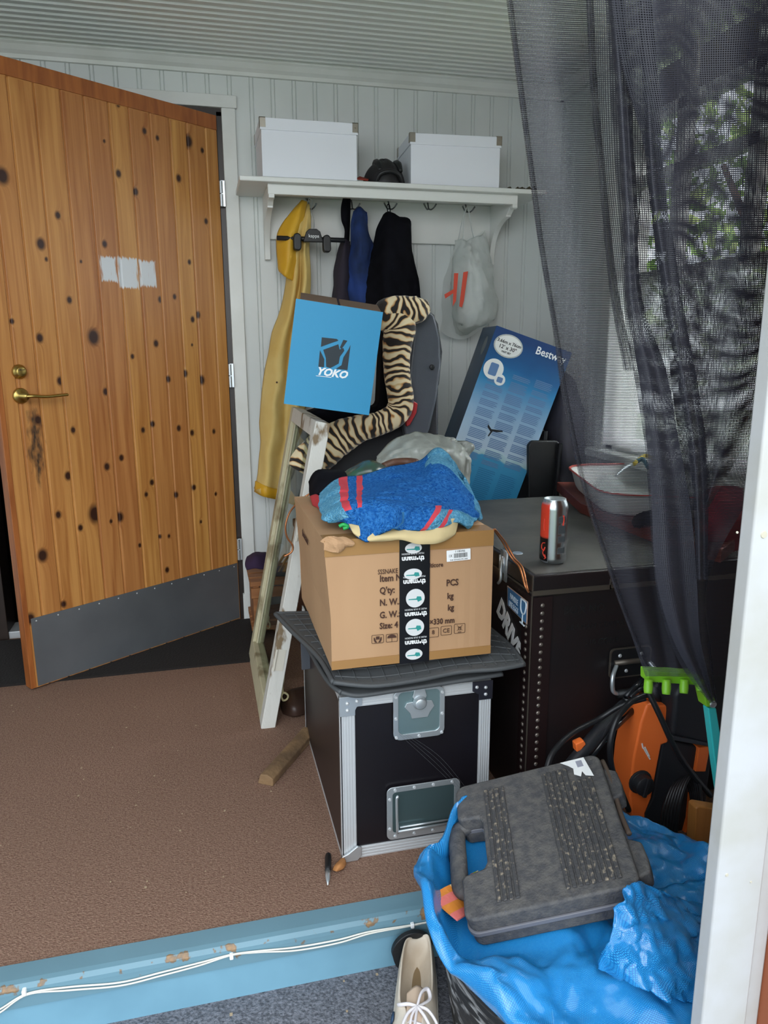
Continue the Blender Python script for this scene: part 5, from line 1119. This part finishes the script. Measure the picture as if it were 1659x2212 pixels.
def gridobj(name,Gs,m,parent,solid=.002,**k):
    mb=MB(); uvs=[]
    for G in Gs:
        mb.grid(G)
        acc=[0]*len(G[0]); 
        base=[0]
        mid=len(G)//2
        for j in range(1,len(G[0])): base.append(base[-1]+(G[mid][j]-G[mid][j-1]).length)
        vv=0
        for i,r in enumerate(G):
            if i: vv+=(G[i][len(r)//2]-G[i-1][len(r)//2]).length
            for j in range(len(r)): uvs.append((base[j],vv))
    o=obj(name,mb,m,parent,smooth=True,solid=solid,**k)
    ul=o.data.uv_layers.new(name='UVMap')
    for lp_ in o.data.loops: ul.data[lp_.index].uv=uvs[lp_.vertex_index]
    return o
flap=patch([[(1352,1910,.955),(1385,1908,.96),(1440,1925,.98),(1500,1950,1.0),(1590,1965,1.02)],[(1338,1950,.935),(1380,1960,.93),(1440,1975,.94),(1500,1985,.95),(1590,2000,.96)],[(1325,2005,.92),(1370,2020,.90),(1430,2030,.89),(1500,2040,.90),(1590,2050,.9)],[(1308,2062,.915),(1350,2085,.88),(1420,2095,.86),(1500,2105,.86),(1590,2110,.86)],[(1290,2095,.92),(1345,2115,.88),(1420,2150,.84),(1500,2170,.83),(1590,2190,.83)]],9,9,.006,26,15,.006)
gridobj('sack',[bag_grid(),flap],tarp,None,label='bright blue woven plastic sack draped over the black tub rim',cat='sack')
t=thing('magazine',P(970,1930,Z=.18),'folded orange and pink printed leaflet poking out of the blue sack','magazine')
G=patch([[P(932,1937,Z=.165),P(960,1918,Z=.16),P(1000,1900,Z=.15)],[P(955,1960,Z=.165),P(985,1945,Z=.155),P(1020,1930,Z=.13)],[P(988,1988,Z=.16),P(1010,1975,Z=.15),P(1035,1960,Z=.12)]],4,4)
mb=MB().grid(G)
nn=len(G[0])-1; mb.m=[(0 if (i//nn)%4<2 else 1) if (i%nn)<5 else 2 for i in range(len(mb.f))]
obj('pages',mb,[mat('orange_print',"e08a34",.5),mat('pink_print',"e87a72",.5),mat('cream_print',"e9d9a8",.5)],t,solid=.004)
G=patch([[P(1000,1905,Z=.14),P(1015,1890,Z=.15),P(1032,1880,Z=.15)],[P(1005,1925,Z=.13),P(1020,1912,Z=.13),P(1036,1900,Z=.14)]],3,3)
mb=MB().grid(G); mb.m=[i%3 for i in range(len(mb.f))]
obj('leaflet',mb,[MATS['pink_print'],mat('lime_print',"bcc94a",.5),MATS['cream_print']],solid=.003,label='multicoloured paper seen through the tool case handle opening',cat='paper')
# tool case
grit=mat('dusty_black_plastic',"434346",.7,col2="5a5856",scale=60,detail=6,bump=.25,bscale=220)
gritr=mat('ribbed_dusty_plastic',"3e3e40",.75,col2="a89a84",scale=110,detail=9,ramp=(.54,.78),bump=.2,bscale=200)
t=thing('tool_case',CM@Vector((cw/2,ch/2,-th_)),'dusty black plastic power tool case lying tilted on the blue sack','tool case')
def outline(o_=0,hn=True):
    w_,h_=cw,ch
    x0,x1,y0,y1=-o_,w_+o_,-o_,h_+o_; r=.022
    pts=[]
    for cx,cy,a0 in ((x1-r,y0+r,-PI/2),(x1-r,y1-r,0),(x0+r,y1-r,PI/2)):
        pts+=[(cx+r*math.cos(a0+PI/2*k/5),cy+r*math.sin(a0+PI/2*k/5)) for k in range(6)]
    if hn: pts+=[(x0,h_*.74),(x0+.008,h_*.71),(x0+.045,h_*.70),(x0+.052,h_*.66),(x0+.052,h_*.36),(x0+.045,h_*.32),(x0+.008,h_*.30),(x0,h_*.27)]
    pts+=[(x0+r+r*math.cos(PI+PI/2*k/5),y0+r+r*math.sin(PI+PI/2*k/5)) for k in range(6)]
    return pts
obj('lid',MB().prism(outline(),CM,-th_*.5,0),grit,t,bev=.006,seg=3)
obj('base',MB().prism(outline(.0),CM,-th_,-th_*.54),grit,t,bev=.005,seg=2)
obj('seam_lip',MB().prism(outline(.003),CM,-th_*.60,-th_*.46),mat('pale_lip',"6c6c72",.5),t,bev=.0015)  # lip coloured lighter than the case halves so the seam reads
pl=CM@Matrix.Translation((0,0,.0))
for k in range(4):
    X=(.2+.037*k)*cw; obj('rib',MB().box(X,X+.008,ch*.07,ch*.90,0,.004,CM),gritr,t,bev=.0018)
for k in range(9):
    X=(.60+.036*k)*cw; obj('rib',MB().box(X,X+.0078,ch*.06,ch*(.92 if k<5 else .80),0,.004,CM),gritr,t,bev=.0015)
hy0,hy1=ch*.26,ch*.76
obj('handle',MB().tube([(.02,hy1+.0,-th_*.5),(-.006,hy1-.008,-th_*.5),(-.012,hy1-.03,-th_*.5),(-.012,(hy0+hy1)/2,-th_*.5),(-.012,hy0+.03,-th_*.5),(-.006,hy0+.008,-th_*.5),(.02,hy0,-th_*.5)],.0145,14,M=CM,flat=1.2),grit,t,smooth=True)
for yy0 in (.08,.64):
    o=obj('latch',MB().prism([(cw-.002,ch*yy0),(cw+.022,ch*(yy0+.02)),(cw+.026,ch*(yy0+.10)),(cw+.024,ch*(yy0+.22)),(cw-.002,ch*(yy0+.27))],CM,-th_*.75,-th_*.2),grit,t,bev=.005,seg=3)
obj('cord',MB().tube([(cw+.004,ch*.98,-.02),(cw+.008,ch*.8,-.018),(cw+.005,ch*.55,-.025),(cw+.008,ch*.38,-.02)],.005,8,M=CM),mat('old_rope',"5a4c42",.9),t,smooth=True)
st_=[(cw*.74,ch*.975),(cw*.90,ch*.975),(cw*.93,ch*.80),(cw*.88,ch*.82),(cw*.865,ch*.86),(cw*.85,ch*.82),(cw*.81,ch*.85),(cw*.815,ch*.90),(cw*.79,ch*.93)]
o=obj('torn_sticker',MB().prism(st_,CM,.003,.0036),white,t)
obj('sticker_print',MB().prism([(cw*.84,ch*.955),(cw*.88,ch*.955),(cw*.885,ch*.90),(cw*.845,ch*.90)],CM,.0036,.0039),mat('grey_print',"9a9caa",.6),o)
# ---------------------------------------------------------------- sneaker and dark sole
def CXs(y): return .383-.32*(1.29-y)
def sneaker():
    t=thing('sneaker',(.36,1.2,SZ),'worn white sneaker with navy side stripes and loose laces beside the tub','shoe')
    cream=mat('worn_white_leather',"d8cdbd",.7,col2="c5b6a2",scale=12,bump=.15,bscale=60)
    sec0=[(1.345,.020,.074,.006,.072),(1.337,.033,.084,.016,.070),(1.328,.037,.084,.023,.03),(1.30,.040,.078,.028,.02),(1.25,.042,.066,.031,.02),(1.215,.043,.062,.029,.022),(1.195,.044,.064,.018,.05),(1.16,.046,.060,.012,.052),(1.11,.048,.052,.010,.047),(1.07,.047,.041,.008,.039),(1.03,.038,.032,.006,.031),(1.01,.02,.022,.004,.021)]
    sec=[(y-.068,CXs(y-.068),hw,rh_,rw,fh) for y,hw,rh_,rw,fh in sec0]
    G=[]
    for y,cx,hw,rh_,rw,fh in sec:
        z=SZ+.012
        G.append([V(cx-hw,y,z),V(cx-hw*1.02,y,z+rh_*.4),V(cx-(hw*.6+rw*.4),y,z+rh_*.8),V(cx-rw-.004,y,z+rh_),V(cx-rw,y,z+rh_-.002),V(cx-rw*.95,y,z+(rh_+fh)*.5),V(cx,y,z+fh),V(cx+rw*.95,y,z+(rh_+fh)*.5),V(cx+rw,y,z+rh_-.002),V(cx+rw+.004,y,z+rh_),V(cx+(hw*.6+rw*.4),y,z+rh_*.8),V(cx+hw*1.02,y,z+rh_*.4),V(cx+hw,y,z)])
    obj('upper',MB().grid(patch(G,5,4)),cream,t,smooth=True)
    R=[];
    sl=[(cx-hw-.004,y) for y,cx,hw,*_ in sec]+[(cx+hw+.004,y) for y,cx,hw,*_ in sec][::-1]
    obj('sole',MB().prism(sl,Matrix.Translation((0,0,SZ)),.0,.022),mat('white_rubber',"cfcac0",.6),t,bev=.003)
    def T(dx,y,z): return V(CXs(y)+dx,y,SZ+z)
    obj('tongue',MB().grid(patch([[T(-.017,1.16,.072),T(.002,1.165,.08),T(.018,1.158,.072)],[T(-.016,1.12,.073),T(0,1.12,.078),T(.016,1.118,.072)],[T(-.012,1.05,.062),T(0,1.05,.066),T(.012,1.05,.06)]],5,5)),mat('tan_lining',"d3bba4",.8),t,smooth=True,solid=.005)
    obj('insole',MB().prism([(CXs(1.22)+a*1.0+.32*(b-1.22),b) for a,b in circ(0,1.22,.026,.055)],Matrix.Translation((0,0,SZ+.034)),0,.002),mat('insole_brown',"8f7a5c",.9),t)
    nv=mat('navy_stripe',"24405e",.6)
    for k in range(4):
        y=1.165-k*.034; hw=.0435+.0012*k
        G2=[[T(-hw*1.02-.0025,y,.022),T(-hw*1.02-.003,y-.012,.036),T(-hw*.93-.003,y-.018,.052)],[T(-hw*1.02-.0035,y-.017,.022),T(-hw*1.02-.004,y-.029,.036),T(-hw*.93-.004,y-.035,.052)]]
        obj('stripe',MB().grid(G2),nv,t,smooth=True,solid=.003)
    lc=mat('shoe_lace',"ddd8da",.8); m=MB()
    def lace(*p): m.tube([T(*q) for q in p],.0042,7,6,flat=.6)
    z=.086; k0=(.004,1.115,z)
    lace(k0,(-.012,1.122,z+.002),(-.028,1.132,z-.006),(-.034,1.14,z-.014))
    lace(k0,(.012,1.135,z+.008),(.024,1.145,z+.003),(.029,1.13,z-.004),(.016,1.118,z),k0)
    lace(k0,(.026,1.10,z+.002),(.045,1.07,z-.006),(.052,1.03,z-.016),(.042,1.05,z-.01),(.02,1.09,z),k0)
    lace(k0,(-.014,1.105,z),(-.025,1.08,z-.008),(-.02,1.05,z-.018),(-.012,1.07,z-.012),(-.006,1.10,z-.002),k0)
    lace(k0,(-.0,1.08,z-.004),(-.006,1.04,z-.014),(.0,1.01,z-.028))
    for y in (1.095,1.07,1.045,1.02):
        s=(1.115-y)*.35; lace((-.022,y,z-.018-s),(-.008,y+.004,z-.006-s),(.008,y-.004,z-.006-s),(.022,y,z-.019-s))
    obj('lace',m,lc,t,smooth=True)
sneaker()
c=P(878,2048,Y=1.33); t=thing('slipper',(c.x,1.33,SZ),'round black slipper sole propped on end against the step behind the sneaker','slipper')
q=P(845,2045,Y=1.325); q2_=P(925,2020,Y=1.325)
obj('sole',MB().prism([(.368+.045*math.cos(a)*(1 if math.sin(a)>0 else .95),(-.068)+(.044 if math.sin(a)>0 else .056)*math.sin(a)) for a in [k*2*PI/36 for k in range(36)]],XZ(0,1.285,0),0,.012),mat('black_rubber',"15171b",.5,bump=.1,bscale=120),t,bev=.002)
# ---------------------------------------------------------------- pressure washer
WYY=1.40
org=mat('orange_plastic',"ff7c38",.35); dgp=mat('dark_grey_plastic',"25272c",.5,bump=.06,bscale=200)
t=thing('pressure_washer',(1.0,1.42,0),'orange and black pressure washer standing before the black trunk','pressure washer')
obj('orange_shell',slab([(1398,1522),(1412,1522),(1440,1570),(1445,1605),(1430,1610),(1425,1635),(1408,1725),(1395,1758),(1393,1795),(1365,1765),(1360,1720),(1368,1640),(1385,1560)],WYY,.085),org,t,bev=.006,seg=3)
obj('orange_shell_top',slab([(1418,1524),(1440,1524),(1450,1560),(1453,1585),(1440,1575)],WYY+.02,.08),org,t,bev=.004)
obj('black_housing',slab([(1432,1602),(1448,1598),(1500,1612),(1540,1625),(1530,1700),(1515,1820),(1470,1840),(1392,1800),(1394,1755),(1410,1725)],WYY+.005,.08),dgp,t,bev=.006,seg=2)
obj('orange_trim',slab([(1510,1616),(1535,1614),(1525,1668),(1502,1668)],WYY-.004,.05),org,t,bev=.003)
obj('orange_trim',slab([(1492,1716),(1512,1726),(1505,1780),(1496,1835),(1478,1825),(1476,1812),(1487,1770)],WYY-.006,.05),org,t,bev=.003)
obj('bottle',slab([(1460,1500),(1480,1478),(1520,1478),(1530,1520),(1537,1600),(1530,1612),(1452,1592)],WYY-.01,.07),dgp,t,bev=.014,seg=3)
obj('bottle_band',slab([(1454,1590),(1533,1606),(1533,1614),(1453,1600)],WYY-.014,.075),mat('mid_grey_plastic',"3a3d43",.5),t,bev=.003)
obj('carry_frame',MB().tube([P(1412,1480,Y=WYY+.05),P(1430,1500,Y=WYY+.05),P(1452,1540,Y=WYY+.05)],.012,10).tube([P(1420,1520,Y=WYY+.05),P(1412,1480,Y=WYY+.05)],.012,8,0),dgp,t,smooth=True)
kc=P(1382,1688,Y=WYY-.001)
o=obj('dial',MB().lathe([(.030,0),(.030,.004),(.025,.006),(.024,.024),(.020,.027)],XZ(kc.x,WYY-.001,kc.z),20),dgp,t,smooth=False,bev=.001)
obj('dial_grip',MB().box(-.005,.005,-.024,.024,.022,.032,XZ(kc.x,WYY-.001,kc.z)@Matrix.Rotation(-.2,4,'Z')),dgp,o,bev=.002)
lp0=P(1398,1628,Y=WYY-.0012); 
text('lettering','Spindle',frame(P(1386,1602,Y=WYY-.0012),P(1405,1650,Y=WYY-.0012)-P(1386,1602,Y=WYY-.0012),Vector((1,0,.3))),.016,white,t,shear=.3,bold=.0005) if False else None
m=MB(); 
for a_,b_ in (((1387,1606),(1389,1616)),((1390,1616),(1398,1630)),((1393,1614),(1403,1634)),((1399,1632),(1404,1640))): m.tube([P(*a_,Y=WYY-.001),P(*b_,Y=WYY-.001)],.0018,5,0)
obj('logo_script',m,white,t)
rub2=mat('black_hose',"1c1d20",.4)
hs=MB()
for k in range(6):
    pts=[];
    for j in range(14):
        a=j/13*2*PI; pts.append(P(1462+k*5+(34-k*1.5)*math.cos(a)*.9-12*math.sin(a),1768+ (84+k*2)*math.sin(a)+6*math.cos(a),Y=WYY-.03-.006*k-.012*math.cos(a*2)))
    hs.tube(pts,.0042,8,4,cap=False)
obj('power_cord',hs,rub2,t,smooth=True)
obj('plug',MB().tube([P(1478,1832,Y=WYY-.07),P(1486,1846,Y=WYY-.07)],.009,10,0),mat('plug_white',"c9ccd0",.4),t,smooth=True)
t=thing('spray_lance',P(1330,1520,Y=1.44),'black spray lance with orange trigger lock and hose leaning by the trunk','spray lance')
lan=MB().tube([P(1225,1660,Y=1.36),P(1268,1612,Y=1.38),P(1312,1560,Y=1.42),P(1350,1520,Y=1.45)],[.013,.017,.017,.013],12)
obj('gun_body',lan,dgp,t,smooth=True)
obj('barrel_tube',MB().tube([P(1345,1522,Y=1.45),P(1395,1470,Y=1.49)],.010,10,0).tube([P(1352,1505,Y=1.45),P(1392,1463,Y=1.49)],.007,10,0).tube([P(1362,1506,Y=1.445),P(1398,1474,Y=1.485)],.005,10,0),mat('glossy_black',"202226",.25),t,smooth=True)
obj('second_tube',MB().tube([P(1272,1640,Y=1.37),P(1320,1580,Y=1.40),P(1375,1528,Y=1.45)],.007,10,0),MATS['glossy_black'],t,smooth=True)
obj('trigger_lock',slab([(1244,1608),(1262,1600),(1267,1608),(1255,1622),(1246,1626)],1.365,.02),org,t,bev=.003)
m=MB()
m.tube([P(1180,1665,Y=1.33),P(1195,1625,Y=1.35),P(1235,1585,Y=1.38),P(1290,1555,Y=1.40),P(1340,1525,Y=1.39),P(1395,1508,Y=1.37)],.0065,10,8)
m.tube([P(1400,1500,Y=1.37),P(1365,1515,Y=1.36),P(1332,1555,Y=1.34),P(1318,1610,Y=1.33),P(1322,1660,Y=1.33),P(1338,1700,Y=1.34),P(1358,1750,Y=1.36)],.0068,10,8)
m.tube([P(1398,1490,Y=1.36),P(1425,1545,Y=1.34),P(1455,1610,Y=1.33),P(1490,1665,Y=1.34),P(1535,1718,Y=1.36)],.0068,10,8)
obj('hose',m,rub2,t,smooth=True)
# green rack of prongs + teal tail
grn=mat('lime_plastic',"86c832",.4); 
t=thing('garden_claw',P(1460,1460,Y=1.25),'lime green pronged garden claw on a teal handle above the pressure washer','garden tool')
A_=[(1400,1450),(1508,1456),(1516,1476),(1520,1482),(1400,1474)]
obj('prong_bar',slab(A_,1.25,.03),grn,t,bev=.004)
for px,l in ((1401,46),(1440,48),(1478,46),(1514,42)):
    a=P(px,1468,Y=1.245); b=P(px-1,1452+l,Y=1.235)
    obj('prong',MB().tube([a,a.lerp(b,.6),b],[.0085,.0095,.008],12,3),grn,t,smooth=True)
obj('side_arm',slab([(1508,1456),(1518,1470),(1546,1512),(1546,1528),(1527,1528),(1516,1480)],1.24,.03),grn,t,bev=.003)
obj('screw',MB().lathe([(.008,0),(.007,.003),(.003,.004)],XZ(*P(1540,1521,Y=1.238)),14),steel,t)
obj('teal_tail',slab([(1530,1530),(1548,1530),(1575,1700),(1610,1960),(1590,1960),(1545,1650)],1.245,.02),mat('teal_plastic',"3fd0d0",.35),t,bev=.003)
# wooden stake beside post
obj('wooden_stake',slab([(1504,1746),(1512,1742),(1560,1750),(1560,2000),(1495,2000),(1497,1880)],1.24,.03).box(1.0,1.06,1.25,1.27,SZ,.0),mat('honey_wood',"b0763a",.5,col2="9c642e",scale=5,stretch=(6,6,.4),dist=1),bev=.004,label='honey-coloured wooden stake standing beside the white door post',cat='stake')
# dark pole-ish thing and background darkness at right of the trunk
# ---------------------------------------------------------------- mosquito net
def net_mat():
    m=bpy.data.materials.new('mosquito_net'); m.use_nodes=True; n=m.node_tree.nodes; L=m.node_tree.links; b=n['Principled BSDF']
    b.inputs['Base Color'].default_value=lin("303038"); b.inputs['Roughness'].default_value=.55; b.inputs['Specular IOR Level'].default_value=.3
    uv=n.new('ShaderNodeUVMap'); uv.uv_map='UVMap'; sp=n.new('ShaderNodeSeparateXYZ'); L.new(uv.outputs[0],sp.inputs[0])
    outs=[]
    for ax,fr,th in (('X',500,.68),('Y',430,.62)):
        mu=n.new('ShaderNodeMath'); mu.operation='MULTIPLY'; mu.inputs[1].default_value=fr; L.new(sp.outputs[ax],mu.inputs[0])
        fc=n.new('ShaderNodeMath'); fc.operation='FRACT'; L.new(mu.outputs[0],fc.inputs[0])
        gt=n.new('ShaderNodeMath'); gt.operation='GREATER_THAN'; gt.inputs[1].default_value=th; L.new(fc.outputs[0],gt.inputs[0]); outs.append(gt)
    mx=n.new('ShaderNodeMath'); mx.operation='MAXIMUM'; L.new(outs[0].outputs[0],mx.inputs[0]); L.new(outs[1].outputs[0],mx.inputs[1])
    L.new(mx.outputs[0],b.inputs['Alpha']); return m
nm=net_mat()
nf=dict(solid=0)
def net(rows,ku=10,kv=8,amp=.004,seed=0): return patch(rows,ku,kv,amp,7,seed)
def nrow(y,*xs,d=None): return [(x,y,Yd) for x,Yd in xs]
Ls=[]
# layer A: the whole single sheet, left edge hanging free
Ls.append(net([nrow(-60,(1088,.97),(1180,.95),(1290,.98),(1400,.96),(1500,.98),(1640,.96),(1860,.98)),
 nrow(300,(1131,.97),(1220,.95),(1300,.98),(1400,.96),(1500,.98),(1620,.96),(1800,.98)),
 nrow(700,(1191,.97),(1270,.95),(1335,.98),(1410,.96),(1490,.98),(1600,.96),(1740,.98)),
 nrow(1000,(1245,.97),(1320,.95),(1385,.97),(1430,.96),(1480,.98),(1560,.96),(1680,.98)),
 nrow(1250,(1318,.97),(1370,.95),(1405,.97),(1440,.96),(1480,.97),(1550,.96),(1640,.98)),
 nrow(1460,(1398,.97),(1425,.96),(1450,.97),(1470,.96),(1490,.97),(1530,.96),(1575,.97))]))
# layer B: from the first fold rightwards
Ls.append(net([nrow(-60,(1300,.93),(1345,.90),(1400,.93),(1480,.90),(1600,.93),(1850,.92)),
 nrow(300,(1328,.93),(1352,.90),(1400,.93),(1480,.90),(1600,.93),(1790,.92)),
 nrow(700,(1352,.93),(1375,.90),(1425,.93),(1480,.90),(1580,.93),(1730,.92)),
 nrow(1000,(1396,.93),(1420,.90),(1455,.93),(1490,.90),(1550,.93),(1650,.92)),
 nrow(1250,(1412,.93),(1445,.90),(1475,.93),(1505,.90),(1525,.93),(1530,.92)),
 nrow(1420,(1460,.93),(1480,.91),(1500,.93),(1515,.90),(1530,.93),(1535,.92)),
 nrow(1520,(1530,.93),(1534,.92),(1537,.93),(1540,.92),(1543,.93),(1546,.92))],seed=1))
# gathered dark folds
def strip(pts,wd,d,seed):
    rows=[]
    for x,y,w_ in pts:
        rows.append([(x,y,d),(x+w_*.35,y,d-.012),(x+w_*.65,y,d+.006),(x+w_,y,d-.006)])
    return net(rows,8,4,.002,seed)
fold1=[(1308,-60,34),(1330,200,32),(1345,450,30),(1352,650,36),(1378,800,60),(1396,950,70),(1408,1100,85),(1416,1250,88),(1448,1370,62),(1492,1455,36),(1534,1516,8)]
Ls.append(strip(fold1,0,.885,2)); Ls.append(strip(fold1,0,.87,3))
fold2=[(1376,-60,28),(1388,200,34),(1400,400,36),(1420,560,40),(1442,700,40),(1468,850,42),(1490,980,36),(1500,1100,30),(1504,1250,25)]
Ls.append(strip(fold2,0,.86,4)); Ls.append(strip(fold2,0,.875,5))
fold3=[(1262,-60,16),(1280,250,16),(1298,450,16),(1320,650,20),(1345,800,26)]
Ls.append(strip(fold3,0,.955,6))
# hem at the free left edge
hem=[(1088,-60,14),(1131,300,13),(1191,700,12),(1245,1000,12),(1318,1250,12),(1392,1440,10)]
Ls.append(strip(hem,0,.962,7))
# extra width on the upper right where the net bunches under the lintel
top=[(1330,-60,330),(1345,60,320),(1390,180,280)]
Ls.append(net([[(1310,-60,.85),(1400,-60,.83),(1500,-60,.85),(1640,-60,.83),(1850,-60,.85)],[(1345,150,.86),(1420,150,.84),(1500,150,.86),(1620,150,.84),(1800,150,.86)],[(1400,400,.87),(1450,400,.85),(1520,400,.87),(1610,400,.85),(1750,400,.87)],[(1450,800,.88),(1480,800,.86),(1530,800,.88),(1600,800,.86),(1680,800,.88)],[(1480,1100,.89),(1495,1100,.87),(1510,1100,.89),(1520,1100,.87),(1525,1100,.89)]],8,8,.006,8))
o=gridobj('mosquito_net',Ls,nm,None,solid=0,label='dark grey mosquito net hanging gathered in the doorway beside white post',cat='net')
# ---------------------------------------------------------------- outside the window
obj('eave',MB().box(WX+.12,2.02,.9,3.4,2.26,2.32).box(1.99,2.03,.9,3.4,2.16,2.32),mat('dark_brown_wood',"2c1a12",.7),label='dark brown roof eave seen outside at the top of right window',cat='roof')
t=thing('garden_tree',(4.2,4.2,SZ),'leafy green tree in the garden beyond the right window','tree')
lf=[mat('leaf_light',"c2d67e",.6),mat('leaf_mid',"86a853",.6)]
rl=random.Random(21); m=MB()
for k in range(2000):
    a=rl.uniform(0,2*PI); e=rl.uniform(-1,1); r=1.5*rl.random()**.35; c_=V(4.3+r*math.cos(a)*math.sqrt(1-e*e)*1.0,4.3+r*math.sin(a)*math.sqrt(1-e*e)*1.5,2.1+r*e)
    d=V(rl.uniform(-1,1),rl.uniform(-1,1),rl.uniform(-1,1)).normalized(); s=d.cross(V(rl.uniform(-1,1),.3,rl.uniform(-1,1))).normalized()*.035; d*=.075
    m.mi=rl.randint(0,1); m.add([c_-d,c_+s,c_+d,c_-s],[(0,1,2,3)])
obj('foliage',m,lf,t)
obj('tree_stem',MB().tube([(4.3,4.3,SZ),(4.32,4.25,1.0),(4.25,4.35,2.6)],[.09,.07,.04],10).tube([(4.3,4.3,.9),(4.0,4.8,1.8),(3.9,5.2,2.5)],[.05,.035,.02],8).tube([(4.3,4.3,1.1),(4.6,3.8,1.9),(4.7,3.5,2.6)],[.05,.035,.02],8),brd,t,smooth=True)
obj('ground',MB().box(-8,14,-8,14,SZ-.12,SZ-.04),mat('grass',"5d7342",.95,col2="6f8550",scale=4),kind='structure')
